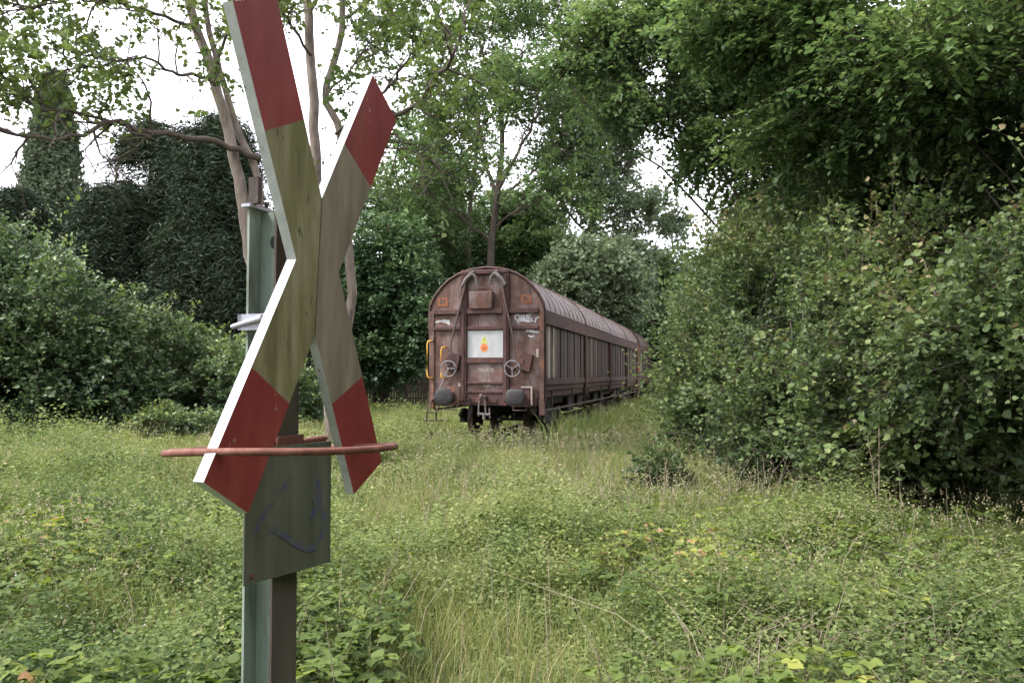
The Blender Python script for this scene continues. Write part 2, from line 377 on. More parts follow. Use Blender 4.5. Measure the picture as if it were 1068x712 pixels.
def shrub(name, label, cat, base, blobs, mat, dens=150, m=12, size=.06, L=.4, tmpl=T_LEAF, seed=1, group=None, shell=.3, thr=.36, nscale=.9,
          squash=1.0, flat=.5, droop=.25, up=.35, trunk=None, bark=None, stems=6, r0=.04, twigs=True, partname='foliage', tonec=.42, tmix=.5, trunkname='stem', jit=.45, shoots=0.0):
    """A bush or tree given by foliage masses, with stems running from its base into each mass."""
    rg = Rg(seed); bark = bark or BARK_M
    root = empty(name, tuple(base)); tag(root, label, cat, group)
    B = np.array(base, float)
    P, O = blob_points(rg, blobs, dens, shell, seed, nscale, thr, squash)
    A = norm(O + rg.n(len(P), 3) * jit + np.array([0, 0, up]))
    Ls = L * rg.u(.6, 1.3, len(P))
    tb = tonec + (vnoise(P * 1.3, seed + 3) - .5) * tmix + .24 * O[:, 2]  # sunlight from above put into the tone: upper leaves lighter, lower darker
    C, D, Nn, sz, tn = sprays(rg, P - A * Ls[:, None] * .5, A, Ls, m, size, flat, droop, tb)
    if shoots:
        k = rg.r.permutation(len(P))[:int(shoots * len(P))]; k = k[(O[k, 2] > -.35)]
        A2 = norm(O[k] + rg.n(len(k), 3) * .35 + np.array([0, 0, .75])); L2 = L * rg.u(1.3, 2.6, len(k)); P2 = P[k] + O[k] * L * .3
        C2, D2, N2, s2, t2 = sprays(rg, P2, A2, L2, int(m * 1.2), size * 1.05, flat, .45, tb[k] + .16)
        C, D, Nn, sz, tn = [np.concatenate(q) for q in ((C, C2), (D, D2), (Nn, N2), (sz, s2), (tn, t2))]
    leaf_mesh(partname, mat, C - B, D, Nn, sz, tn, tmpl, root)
    if twigs:
        TP, TA, TL, TD_ = P - A * Ls[:, None] * .6, A, Ls, np.full(len(P), droop)
        if shoots: TP, TA, TL, TD_ = np.concatenate([TP, P2]), np.concatenate([TA, A2]), np.concatenate([TL, L2]), np.concatenate([TD_, np.full(len(P2), .45)])
        twig_mesh(TP - B, TA, TL, TD_, size * .06, 'twigs', bark, root)
    mb = MB()
    if trunk is not None:
        for pts, ra, rb in trunk:
            p = np.array(pts, float) - B
            mb.tube(smooth_path(p, 4, rg, .04), np.linspace(ra, rb, (len(p) - 1) * 4 + 1), 10)
    for k in range(stems):
        b = blobs[k % len(blobs)]
        tgt = np.array(b[:3]) + rg.n(3) * np.array(b[3:]) * .35 - B
        st = np.array([rg.u(-.25, .25), rg.u(-.25, .25), -.1]) if trunk is None else (np.array(trunk[0][0][min(len(trunk[0][0]) - 1, 1 + k % max(1, len(trunk[0][0]) - 1))]) - B)
        mid = (st + tgt) / 2 + rg.n(3) * .12 * np.linalg.norm(tgt - st) * np.array([1, 1, .5])
        if st[2] < .2: mid[:2] = st[:2] * .6 + mid[:2] * .4
        mb.tube(smooth_path(np.array([st, mid, tgt]), 4, rg, .03), np.linspace(r0, r0 * .3, 9), 7)
    mb.build(trunkname, bark, root)
    return root


def smooth_path(P, k, rg=None, wob=0):
    """Catmull-Rom through the points, k steps each, with a little wobble."""
    P = np.array(P, float); Q = np.vstack([2 * P[0] - P[1], P, 2 * P[-1] - P[-2]]); out = []
    for i in range(1, len(Q) - 2):
        for t in np.arange(k) / k:
            a, b, c, d = Q[i - 1], Q[i], Q[i + 1], Q[i + 2]
            out.append(.5 * (2 * b + (c - a) * t + (2 * a - 5 * b + 4 * c - d) * t * t + (3 * b - a - 3 * c + d) * t ** 3))
    out.append(P[-1]); out = np.array(out)
    if rg is not None and wob > 0:
        sc = np.linalg.norm(P[-1] - P[0]) * wob / len(out) ** .5
        w = rg.n(len(out), 3) * sc; w[0] = 0; out = out + w
    return out


def limb_tree(name, label, base, trunkpolys, limbs, mat, bark, seed=1, n1=7, l1=2.2, n2=4, l2=.9, ns=4, m=10, size=.1, L=.45, cat='tree', group=None,
              tmpl=T_LEAF, flat=.45, droop=.25, t0=.3, tonec=.45, tmix=.5, up=.25, zcut=None):
    """A tree grown limb > branch > twig, leaves only on the twigs. trunkpolys/limbs: (points, r0, r1)."""
    rg = Rg(seed); B = np.array(base, float)
    root = empty(name, tuple(base)); tag(root, label, cat, group)
    mb = MB(); carriers = []
    for pts, ra, rb in trunkpolys:
        p = smooth_path(pts, 5, rg, .006); mb.tube(p - B, np.linspace(ra, rb, len(p)) * .8, 10)
    mb.mi = 1
    for pts, ra, rb in limbs:
        p = smooth_path(pts, 5, rg, .025); mb.tube(p - B, np.linspace(ra, rb, len(p)) * .75, 8)
        ln = np.linalg.norm(p[-1] - p[0]); carriers.append((p, rb, ln))
    SP, SA = [], []
    for p, rb, ln in carriers:
        T = norm(np.gradient(p, axis=0))
        for j in range(n1):
            t = t0 + (1 - t0) * (j + rg.u(0, 1)) / n1; i = min(int(t * (len(p) - 1)), len(p) - 1)
            d = norm(T[i] * .7 + norm(rg.n(3)) * .95 + np.array([0, 0, up])); Lb = l1 * (1.15 - .6 * t) * rg.u(.6, 1.2)
            q = smooth_path(np.array([p[i], p[i] + d * Lb * .5 + rg.n(3) * Lb * .08, p[i] + d * Lb + np.array([0, 0, -.05 * Lb]) + rg.n(3) * Lb * .1]), 3, rg, .05)
            mb.tube(q - B, np.linspace(max(rb * .8, .018), .008, len(q)), 5)
            Tq = norm(np.gradient(q, axis=0))
            for h in range(n2):
                u = .25 + .75 * (h + rg.u(0, 1)) / n2; a = min(int(u * (len(q) - 1)), len(q) - 1)
                e = norm(Tq[a] * .8 + norm(rg.n(3)) * .8 + np.array([0, 0, up * .6])); L2 = l2 * rg.u(.5, 1.2)
                w = np.array([q[a], q[a] + e * L2 * .5 + rg.n(3) * L2 * .06, q[a] + e * L2])
                mb.tube(w - B, [.011, .008, .004], 4)
                for s_ in range(ns):
                    f = rg.u(.15, 1); SP.append(w[0] + (w[2] - w[0]) * f); SA.append(norm(e * .8 + norm(rg.n(3))))
    SP = np.array(SP); SA = np.array(SA)
    if zcut is not None:
        k = (SP[:, 2] > zcut + .5 * vnoise(SP * 1.5, 3)) | (rg.u(0, 1, len(SP)) < .02); SP, SA = SP[k], SA[k]
    tb = tonec + (vnoise(SP * .9, seed) - .5) * tmix
    C, D, Nn, sz, tn = sprays(rg, SP, SA, L * rg.u(.6, 1.3, len(SP)), m, size, flat, droop, tb)
    leaf_mesh('crown', mat, C - B, D, Nn, sz, tn, tmpl, root)
    mb.build('trunk', [bark, BARK_M2], root)
    return root


# ------------------------------------------------------------------ ground
WX, WY, WR = -.63, 19.3, -R(14.5)                # front centre of the wagon on its track
TD = np.array([math.sin(R(14.5)), math.cos(R(14.5))])


def ground_h(x, y):
    P = np.stack([x * .35, y * .35, np.zeros_like(x)], 1)
    h = -.16 + (vnoise(P, 3) - .5) * .16 + (vnoise(P * 4, 4) - .5) * .04
    far = np.clip((np.hypot(x, y) - 60) / 100, 0, 1)
    return h * (1 - far) - .1 * far


def build_ground():
    g = np.concatenate([-np.geomspace(30, 900, 14)[::-1], np.linspace(-29, 29, 118), np.geomspace(30, 900, 14)])
    gy = np.concatenate([-np.geomspace(10, 900, 12)[::-1], np.linspace(-9, 60, 140), np.geomspace(62, 900, 12)])
    X, Y = np.meshgrid(g, gy); x, y = X.ravel(), Y.ravel(); z = ground_h(x, y)
    nx, ny = len(g), len(gy); I = np.arange(nx * ny).reshape(ny, nx)
    q = np.stack([I[:-1, :-1], I[:-1, 1:], I[1:, 1:], I[1:, :-1]], -1).reshape(-1, 4)
    m = worn('meadow_soil', [(.3, (.035, .045, .018)), (.5, (.07, .085, .03)), (.7, (.10, .125, .045))], (1.5, 1.5, 1.5), .95, .6,
             extra=[((.10, .08, .05), (4, 4, 4), .6, .75)])
    o = raw_mesh('ground', np.stack([x, y, z], 1), q.ravel(), np.arange(0, q.size, 4), m, smooth=True)
    tag(o, kind='structure')


build_ground()


# ------------------------------------------------------------------ railway track
def build_track():
    S = []
    rt = empty('railway_track', (WX, WY, 0), WR)
    tag(rt, 'rusty railway track overgrown with weeds under the brown wagons', 'railway track')
    for sx in (-.75, .75):
        mb = MB(); mb.box(sx - .035, sx + .035, -3.2, 48, -.04, 0, .008); mb.box(sx - .012, sx + .012, -3.2, 48, -.12, -.04); mb.box(sx - .07, sx + .07, -3.2, 48, -.14, -.12)
        mb.build('rail', M['rail'], rt)
    mb = MB()
    for k in range(70):
        y = -3 + k * .65
        if y < 47: mb.box(-1.25, 1.25, y, y + .24, -.26, -.142, .02)
    mb.build('sleepers', M['sleeper'], rt)


build_track()


# ------------------------------------------------------------------ freight wagon
HW = 1.45


def roof_profile(h=0.0, hw=HW):
    pts = [(-hw, 3.14), (-hw + .03, 3.3), (-1.32, 3.5), (-1.15, 3.72), (-.95, 3.9), (-.7, 4.04), (-.4, 4.14), (0, 4.18)]
    pts = [(a * (1 + h / 1.45), b + h * max(0, (b - 3.1))) for a, b in pts]
    return pts + [(-a, b) for a, b in pts[:-1][::-1]]


def build_wagon():
    W = empty('freight_wagon', (WX, WY, 0), WR)
    tag(W, 'brown freight wagon with rounded roof, graffiti and white board on its near end wall', 'freight wagon')
    LEN = 22.6
    xy = lambda a, b, d: (a, d, b)
    # end wall shell (front) and inner body
    rp = roof_profile(-.03, HW)
    mb = MB(); mb.prism([(-HW + .02, 1.2)] + rp + [(HW - .02, 1.2)], xy, 0.0, .06); mb.build('end_wall', M['wagon'], W)
    mb = MB(); mb.prism([(-HW + .02, .86)] + [(HW - .02, .86), (HW - .02, 1.198), (-HW + .02, 1.198)], xy, -.004, .06); mb.build('lower_end_wall', M['wagon_low'], W)
    mb = MB(); mb.box(-HW + .1, HW - .1, .07, LEN - .07, 1.15, 3.12); mb.build('body', M['side_rail'], W)
    mb = MB(); mb.prism([(-HW + .02, .86)] + rp + [(HW - .02, .86)], xy, LEN - .06, LEN); mb.build('rear_wall', M['wagon'], W)
    # roof in four telescoping sections
    bays = [0.02, 6.1, 12.0, 17.6, LEN - .02]
    for i in range(4):
        mb = MB(); pr = roof_profile(.0 + .012 * (i % 2), HW); n = len(pr)
        ys = np.linspace(bays[i], bays[i + 1] + (.06 if i % 2 == 0 and i < 3 else 0), 9)
        V = []; F = []
        for a, b in pr: V += [(a, y, b) for y in ys]
        for k in range(n - 1):
            for j in range(8): F.append((k * 9 + j, k * 9 + j + 1, (k + 1) * 9 + j + 1, (k + 1) * 9 + j))
        mb.add(V, F, True)
        sec = mb.build('roof', M['roof'], W)
        mb = MB()
        for y in np.linspace(bays[i] + .05, bays[i + 1] - .05, 9 if i else 10):
            wd = .028 if 0 < y - bays[i] - .06 < bays[i + 1] - bays[i] - .2 else .055
            mb.tube([(a * 1.004, y, b * 1.004) for a, b in pr], wd * .26, 6, cap=False)
        mb.build('roof_ribs', M['roof'], sec)
    # the rim of the end wall
    mb = MB(); pr = roof_profile(.012, HW)
    mb.tube([(a, -.005, b) for a, b in [(-HW, .95)] + pr + [(HW, .95)]], .032, 8); mb.build('end_rim', M['beam'], W)
    # corner posts reaching below the floor
    for sx in (-1, 1):
        mb = MB(); x0, x1 = sorted((sx * (HW - .13), sx * HW))
        mb.box(x0, x1, -.035, .09, .62 if sx > 0 else .75, 3.14, .012); mb.build('corner_post', M['wagon_low'], W)
    # horizontal ledges
    for z, h, d in ((3.06, .12, .10), (2.67, .09, .07)):
        for a, b in ((-HW + .13, -.63), (-.47, .44), (.60, HW - .13)):
            mb = MB(); mb.box(a, b, -d, .01, z, z + h, .012); mb.build('ledge', M['beam'], W)
    # central end door frame
    for x in (-.55, .52):
        mb = MB(); mb.box(x - .075, x + .075, -.09, .01, .95, 4.02, .012); mb.box(x - .02, x + .02, -.12, -.088, 1.0, 4.0); mb.build('door_post', M['beam'], W)
    for z, h in ((1.86, .13), (1.36, .06), (1.14, .06)):
        mb = MB(); mb.box(-.473, .443, -.075, .01, z, z + h, .01); mb.build('cross_bar', M['beam'], W)
    mb = MB(); mb.box(-.62, .6, -.10, .02, 4.02, 4.13, .02); mb.build('top_plate', M['beam'], W)
    # white board with warning marks
    mb = MB(); mb.box(-.465, .435, -.02, .0, 2.0, 2.655, .004); wb = mb.build('white_board', M['panel'], W); tag(wb, 'weathered white board with warning triangle and orange spot')
    mb = MB()
    mb.prism([(-.13, 2.35), (.05, 2.35), (-.04, 2.54)], xy, -.026, -.021); mb.build('warning_triangle', M['yellowgreen'], wb)
    mb = MB(); mb.prism([(-.048, 2.38), (-.028, 2.42), (-.045, 2.42), (-.034, 2.50), (-.058, 2.42), (-.04, 2.42)], xy, -.03, -.027); mb.build('bolt_mark', M['black'], wb)
    mb = MB(); mb.prism([(-.04 + .1 * math.cos(t), 2.24 + .1 * math.sin(t)) for t in np.arange(12) * math.pi / 6], xy, -.026, -.021); mb.build('orange_sticker', M['orange'], wb)
    mb = MB(); mb.prism([(-.075, 2.28), (-.075, 2.2), (-.005, 2.2), (-.005, 2.28), (-.02, 2.28), (-.02, 2.215), (-.06, 2.215), (-.06, 2.28)], xy, -.03, -.027); mb.build('sticker_figure', M['black'], wb)
    # box on the upper end
    mb = MB(); mb.box(-.38, .2, -.17, .0, 3.17, 3.6, .02); bx = mb.build('lamp_box', M['wagon'], W)
    mb = MB(); mb.tube([(-.2, -.1, 3.59), (-.2, -.1, 3.69), (.06, -.1, 3.69), (.06, -.1, 3.59)], .016, 6); mb.build('box_handle', M['rod'], bx)
    # rods with claws
    for sx, x0, x1, zb in ((-1, -.44, -.86, 2.35), (1, .4, .74, 2.35)):
        mb = MB(); mb.tube([(x0, -.14, 3.98), (x0 + .2 * (x1 - x0), -.15, 3.6), (x1, -.13, zb), (x1, -.1, 1.98)], [.034, .03, .022, .022], 8); rd = mb.build('locking_rod', M['rod'], W)
        mb = MB(); c = x0 - sx * .12
        mb.tube([(c + sx * .24, -.15, 3.74), (c + sx * .14, -.17, 3.9), (c, -.18, 4.03), (c - sx * .1, -.17, 3.95), (c - sx * .14, -.16, 3.76)], [.045, .05, .05, .04, .018], 8)
        mb.tube([(c, -.02, 4.08), (c, -.2, 4.05)], .05, 8)
        mb.build('claw', M['claw'], rd)
    # gear housings, linkages and handwheels
    for sx, xc in ((-1, -.88), (1, .72)):
        mb = MB(); q = xc + .06 if sx < 0 else xc + .27
        mb.prism([(q - .17, 1.72), (q + .12, 1.66), (q + .2, 2.05), (q - .02, 2.12), (q - .16, 1.98)], xy, -.14, .0)
        mb.tube([(q - .1, -.16, 1.9), (q - .1, .0, 1.9)], .09, 12); mb.build('gear_housing', M['beam'], W)
        mb = MB(); mb.tube([(xc + .19 * math.cos(t), -.24, 1.73 + .19 * math.sin(t)) for t in np.arange(28) * 2 * math.pi / 28], .017, 7, closed=True)
        for k in range(3):
            t = R(90 + 120 * k + (60 if sx > 0 else 30)); mb.tube([(xc, -.225, 1.73), (xc + .185 * math.cos(t), -.24, 1.73 + .185 * math.sin(t))], .013, 6)
        mb.tube([(xc, -.27, 1.73), (xc, .0, 1.73)], .03, 10); mb.build('handwheel', M['grey_wheel'], W)
    mb = MB(); mb.tube([(-.95, -.07, 1.62), (-1.12, -.08, 1.3), (-1.3, -.09, 1.0), (-1.42, -.08, .8)], .022, 6); mb.build('link_rod', M['claw'], W)
    mb = MB(); mb.tube([(1.0, -.07, 1.6), (1.18, -.07, 1.25), (1.3, -.07, 1.05)], .014, 6); mb.build('link_rod', M['rod'], W)
    # yellow handrails
    for x, z0, z1, dx in ((-1.46, 1.5, 2.42, .10), (-1.1, 1.5, 2.26, .09)):
        mb = MB(); mb.tube([(x + dx, -.02, z1), (x + dx, -.12, z1 + .0), (x + .02, -.15, z1 - .02), (x, -.15, z1 - .1), (x, -.15, z0 + .1), (x + .02, -.15, z0 + .02), (x + dx, -.12, z0), (x + dx, -.02, z0)], .022, 8)
        mb.build('handrail', M['yellow'], W)
    # hinge plates, labels, small things
    for x0, x1, z0, z1 in ((-1.24, -.98, 3.27, 3.48), (.88, 1.14, 3.3, 3.5)):
        mb = MB(); mb.box(x0, x1, -.012, .0, z0, z1, .003); pl = mb.build('label_frame', M['rusty'], W)
        mb = MB(); mb.box(x0 + .05, x1 - .07, -.018, -.0125, z0 + .06, z1 - .04); mb.build('label_sheet', M['wagon'], pl)
    mb = MB(); mb.box(-.70, -.64, -.02, -.001, 1.2, 1.38); mb.build('paint_patch', M['cream'], W); mb = MB(); mb.box(1.26, 1.31, -.045, -.036, 2.0, 2.2)
    mb.build('paint_patch', M['cream'], W)
    # headstock, buffers, coupling
    mb = MB(); mb.box(-1.28, 1.28, -.05, .2, .84, 1.13, .015)
    for a, b in ((-.38, -.12), (.02, .3)): mb.box(a, b, -.08, -.048, .9, 1.02, .01)
    mb.build('headstock', M['beam'], W)
    for sx in (-1, 1):
        x = sx * .875
        bf = MB(); bf.box(x - .24, x + .24, -.09, -.045, .82, 1.3, .01); bf.tube([(x, -.09, 1.06), (x, -.34, 1.06)], [.14, .12], 20); bf.tube([(x, -.3, 1.06), (x, -.58, 1.06)], .085, 18)
        b = bf.build('buffer', M['wagon_low'] if sx < 0 else M['beam'], W)
        mb = MB(); n = 28; V = []; r = [(0.0, -.645), (.12, -.64), (.18, -.625), (.212, -.60), (.212, -.58), (.1, -.575)]
        for ra, y in r:
            for k in range(n):
                t = 2 * math.pi * k / n; c, s_ = math.cos(t), math.sin(t)
                q = (abs(c) ** 3.2 + abs(s_) ** 3.2) ** (-1 / 3.2) if sx > 0 else 1
                V.append((x + ra * c * q * (1.1 if sx > 0 else 1.15), y, 1.06 + ra * s_ * q * (.95 if sx > 0 else 1)))
        F = [(i * n + k, i * n + (k + 1) % n, (i + 1) * n + (k + 1) % n, (i + 1) * n + k) for i in range(len(r) - 1) for k in range(n)]
        mb.add(V, F, True); mb.build('buffer_head', M['buffer'], b)
        mb = MB(); mb.tube([(x - .16, -.08, .86), (x - .17, -.14, .74), (x + .17, -.14, .74), (x + .16, -.08, .86)], .014, 6); mb.build('shunter_handle', M['rod'], W)
    mb = MB(); mb.box(1.14, 1.18, -.13, -.05, .86, 1.32, .005); mb.box(.9, 1.14, -.12, -.1, 1.27, 1.31, .004); mb.build('buffer_bracket', M['cream'], W)
    cp = MB(); cp.box(-.06, .06, -.3, -.05, .98, 1.08, .02); cp.tube([(-.02, -.28, 1.04), (-.02, -.38, 1.1), (-.02, -.42, 1.02), (-.02, -.36, .95)], [.04, .04, .035, .025], 8)
    cpl = cp.build('draw_hook', M['rod'], W)
    mb = MB()
    for dx in (-.07, .07): mb.tube([(dx, -.3, 1.0), (dx * 1.2, -.33, .78), (dx * 1.3, -.3, .6)], .02, 6)
    mb.tube([(-.12, -.3, .66), (.2, -.32, .64)], .028, 8); mb.tube([(.04, -.32, .68), (.05, -.34, .52)], .035, 8); mb.tube([(.17, -.3, .8), (.19, -.31, .55)], .018, 6)
    mb.build('screw_coupling', M['claw'], cpl)
    mb = MB(); mb.tube([(-.42, -.1, .98), (-.3, -.3, .99), (-.26, -.3, .8), (-.3, -.26, .55), (-.36, -.2, .5)], .028, 8); mb.build('brake_hose', M['dark_steel'], W)
    # corner step
    mb = MB(); mb.tube([(-1.3, -.1, 1.0), (-1.42, -.2, .85), (-1.45, -.2, .48)], .02, 6); mb.tube([(-1.15, -.1, .85), (-1.2, -.2, .7), (-1.2, -.2, .48)], .02, 6)
    mb.box(-1.5, -1.05, -.32, -.1, .46, .485, .005); mb.box(-1.46, -1.19, -.27, -.12, .66, .68, .004); mb.build('footstep', M['rail'], W)
    # underframe
    mb = MB(); mb.box(-1.1, 1.1, .2, LEN - .2, .95, 1.15); mb.box(-.95, -.85, .3, LEN - .3, .78, .96); mb.box(.85, .95, .3, LEN - .3, .78, .96)
    mb.box(-.5, .6, 7.0, 9.2, .45, .95, .03); mb.box(-.6, .5, 12.5, 14.6, .45, .95, .03); 
    for k, y in enumerate((4.9, 6.6, 10.0, 11.5, 15.6, 17.0)): mb.box(-1.15, 1.12, y, y + .9, .5 + .06 * (k % 3), .96, .03)
    mb.tube([(.7, 9.3, .62), (.7, 12.3, .62)], .2, 14); mb.build('underframe', M['dark_steel'], W)
    for sx in (-1, 1):
        mb = MB(); mb.box(min(sx * 1.28, sx * 1.36), max(sx * 1.28, sx * 1.36), .2, LEN - .2, 1.03, 1.2, .01); mb.build('sole_bar', M['side_rail'], W)
        mb = MB(); mb.box(min(sx * 1.395, sx * 1.42), max(sx * 1.395, sx * 1.42), .25, LEN - .3, .70, .745, .004)
        for y in np.linspace(1.2, LEN - 1.2, 8): mb.box(min(sx * 1.37, sx * 1.395), max(sx * 1.37, sx * 1.395), y, y + .05, .70, 1.19)
        mb.build('truss_rod', M['rail'], W)
        # side wall: upper rail, planks per bay, sill
        xo, xi = sx * (HW - .005), sx * (HW - .09)
        for i in range(4):
            a, b = bays[i] + (.09 if i == 0 else .11), bays[i + 1] - .11
            rg = Rg(50 + i + sx * 7); mb = MB(); y = a; npl = 22 if i == 0 else 24; w = (b - a) / npl; tn = .3
            for k in range(npl):
                if i == 0: tn = [.95, .6, .95, .5, .85, .6, .3][k] if k < 7 else rg.u(.0, .5)
                else: tn = rg.u(.0, .5) if k % 5 else rg.u(.35, .7)
                mb.tone = tn; d = rg.u(0, .012) + (.02 if k % 4 == 3 else 0)
                x0, x1 = sorted((sx * (HW - .10), sx * (HW - .04 - d)))
                mb.box(x0, x1, y + .006, y + w - .006, 1.5, 2.8, .006); y += w
            mb.build('plank_wall', M['plank'], W)
            mb = MB(); x0, x1 = sorted((sx * (HW - .095), sx * (HW - .012)))
            mb.box(x0, x1, a, b, 1.33, 1.498, .01); x0, x1 = sorted((sx * (HW - .095), sx * (HW - .05))); mb.box(x0, x1, a, b, 1.2, 1.328); mb.build('sill', M['side_rail'], W)
            mb = MB(); x0, x1 = sorted((sx * (HW - .08), sx * (HW + .012))); mb.box(x0, x1, a - .1, b + .1, 2.8, 3.12, .012); mb.build('top_rail', M['side_rail'], W)
        for yb in [.045] + bays[1:]:
            mb = MB(); x0, x1 = sorted((sx * (HW - .09), sx * (HW + .02))); mb.box(x0, x1, yb - .055 + (.06 if yb < 1 else 0), yb + .055, .95, 2.797, .01)
            mb.build('side_post', M['side_rail'], W)
    # bogies
    for yc in (2.55, LEN - 2.55):
        bg_ = MB()
        for sx in (-1, 1):
            x = sx * 1.02
            bg_.prism([(yc - 1.5, .55), (yc - 1.2, .72), (yc - .5, .62), (yc, .5), (yc + .5, .62), (yc + 1.2, .72), (yc + 1.5, .55), (yc + 1.2, .42), (yc + .6, .36), (yc - .6, .36), (yc - 1.2, .42)],
                      lambda a, b, d: (d, a, b), x - .04, x + .04)
            for dy in (-1.0, 1.0): bg_.box(x - .11, x + .11, yc + dy - .14, yc + dy + .14, .34, .6, .02)
        bg_.box(-1.0, 1.0, yc - .2, yc + .2, .5, .72, .02)
        bo = bg_.build('bogie', M['dark_steel'], W)
        for dy in (-1.0, 1.0):
            for sx in (-1, 1):
                mb = MB(); n = 32; V = []; x = sx * .75
                prof = [(.06, -.07), (.16, -.05), (.38, -.03), (.44, -.065), (.46, -.065), (.46, .05), (.49, .062), (.49, .085), (.43, .085), (.38, .03), (.16, .05), (.06, .07)]
                for ra, xx in prof:
                    for k in range(n): V.append((x - sx * xx, yc + dy + ra * math.cos(2 * math.pi * k / n), .47 + ra * math.sin(2 * math.pi * k / n)))
                F = [(i * n + k, i * n + (k + 1) % n, (i + 1) * n + (k + 1) % n, (i + 1) * n + k) for i in range(len(prof) - 1) for k in range(n)]
                mb.add(V, F, True); mb.build('wheel', M['rail'], bo)
            mb = MB(); mb.tube([(-1.0, yc + dy, .47), (1.0, yc + dy, .47)], .075, 12); mb.build('axle', M['dark_steel'], bo)
    return W


wagon = build_wagon()


def graffiti(W):
    """Sprayed marks on the end wall: strokes 2-3 mm proud of the paint."""
    def strokes(name, mat, polys, w, y=-.004, lab=None):
        mb = MB()
        for k, p in enumerate(polys):
            p = smooth_path(np.array([(a, 0, b) for a, b in p]), 4)
            T = norm(np.gradient(p, axis=0)); N = np.stack([-T[:, 2], 0 * T[:, 0], T[:, 0]], 1)
            V = []
            for i in range(len(p)):
                ww = w * (.75 + .5 * ((i * 37 + k * 11) % 7) / 7)
                V += [p[i] + N[i] * ww / 2, p[i] - N[i] * ww / 2]
            V = [(a[0], y - k * .0006, a[2]) for a in V]
            mb.add(V, [(2 * i, 2 * i + 1, 2 * i + 3, 2 * i + 2) for i in range(len(p) - 1)])
        o = mb.build(name, mat, W)
        if lab: tag(o, lab)
    X = lambda px: (px - 507) / 42.9 - .0
    Z = lambda py: 1.6 + (390 - py) / 43.4
    g = lambda pts: [(X(530 + a / 17.8), Z(315 + b / 17.8)) for a, b in pts]
    strokes('graffiti_tag', M['white'], [
        g([(200, 235), (155, 250), (150, 300), (185, 335), (225, 310), (225, 260), (190, 230)]),
        g([(250, 265), (290, 250), (310, 280), (260, 300), (240, 315), (300, 320), (320, 300)]),
        g([(330, 235), (325, 290), (345, 315), (370, 300), (372, 230)]),
        g([(385, 225), (375, 290)]),
        g([(430, 225), (400, 300), (430, 310), (470, 305)]),
        g([(400, 215), (470, 205), (530, 195)]),
        g([(190, 380), (250, 345), (330, 350), (400, 365), (490, 345)]),
        g([(235, 350), (330, 335), (420, 340)]),
        g([(520, 380), (545, 310), (590, 290), (650, 258)])], .035, -.006, 'white sprayed letters on the upper right of the end wall')
    strokes('paint_scrawl', M['white'], [g([(365, 560), (380, 515), (450, 520), (510, 570)]), g([(400, 545), (480, 545), (515, 560)]), g([(510, 550), (600, 570), (670, 590)]), g([(400, 620), (450, 645), (500, 630)])], .04, -.006)
    h = lambda pts: [(X(440 + a / 26.7), Z(330 + b / 26.7)) for a, b in pts]
    strokes('paint_scrawl', M['white'], [h([(500, 110), (560, 60), (600, 130), (680, 70), (720, 190)]), h([(520, 90), (620, 80), (690, 110)]), h([(540, 120), (650, 140), (710, 200)]), h([(530, 70), (660, 100)]), h([(300, 130), (420, 90), (500, 100)])], .05, -.006)
    k = lambda pts: [(X(485 + a / 23.73), Z(375 + b / 23.73)) for a, b in pts]
    strokes('stencil_number', M['cream'], [k([(335, 215), (335, 275)]), k([(335, 220), (370, 215), (385, 270)]), k([(400, 215), (400, 270), (440, 270)]),
            k([(460, 300), (450, 230), (500, 185)]), k([(490, 240), (500, 290)]), k([(540, 190), (530, 300)]), k([(560, 190), (600, 200), (560, 240), (600, 290)]),
            k([(650, 190), (650, 300)]), k([(650, 240), (700, 220), (710, 300)])], .022, -.006)
    strokes('chalk_mark', M['cream'], [k([(455, 500), (470, 590)]), k([(580, 550), (630, 555)]), k([(600, 520), (610, 590)]), k([(450, 625), (500, 630)]), k([(540, 655), (640, 630)])], .03, -.006)


graffiti(wagon)


def copy_tree(o, parent=None):
    c = o.copy(); SC.collection.objects.link(c); c.parent = parent
    for ch in list(o.children): copy_tree(ch, c)
    return c


w2 = copy_tree(wagon)
w2.location = (WX + TD[0] * 23.85, WY + TD[1] * 23.85, 0)
w2['label'] = 'second brown freight wagon coupled behind the first, its roof end just showing beside the bushes'
for w in (wagon, w2): w['group'] = 'brown freight wagons coupled on the track'


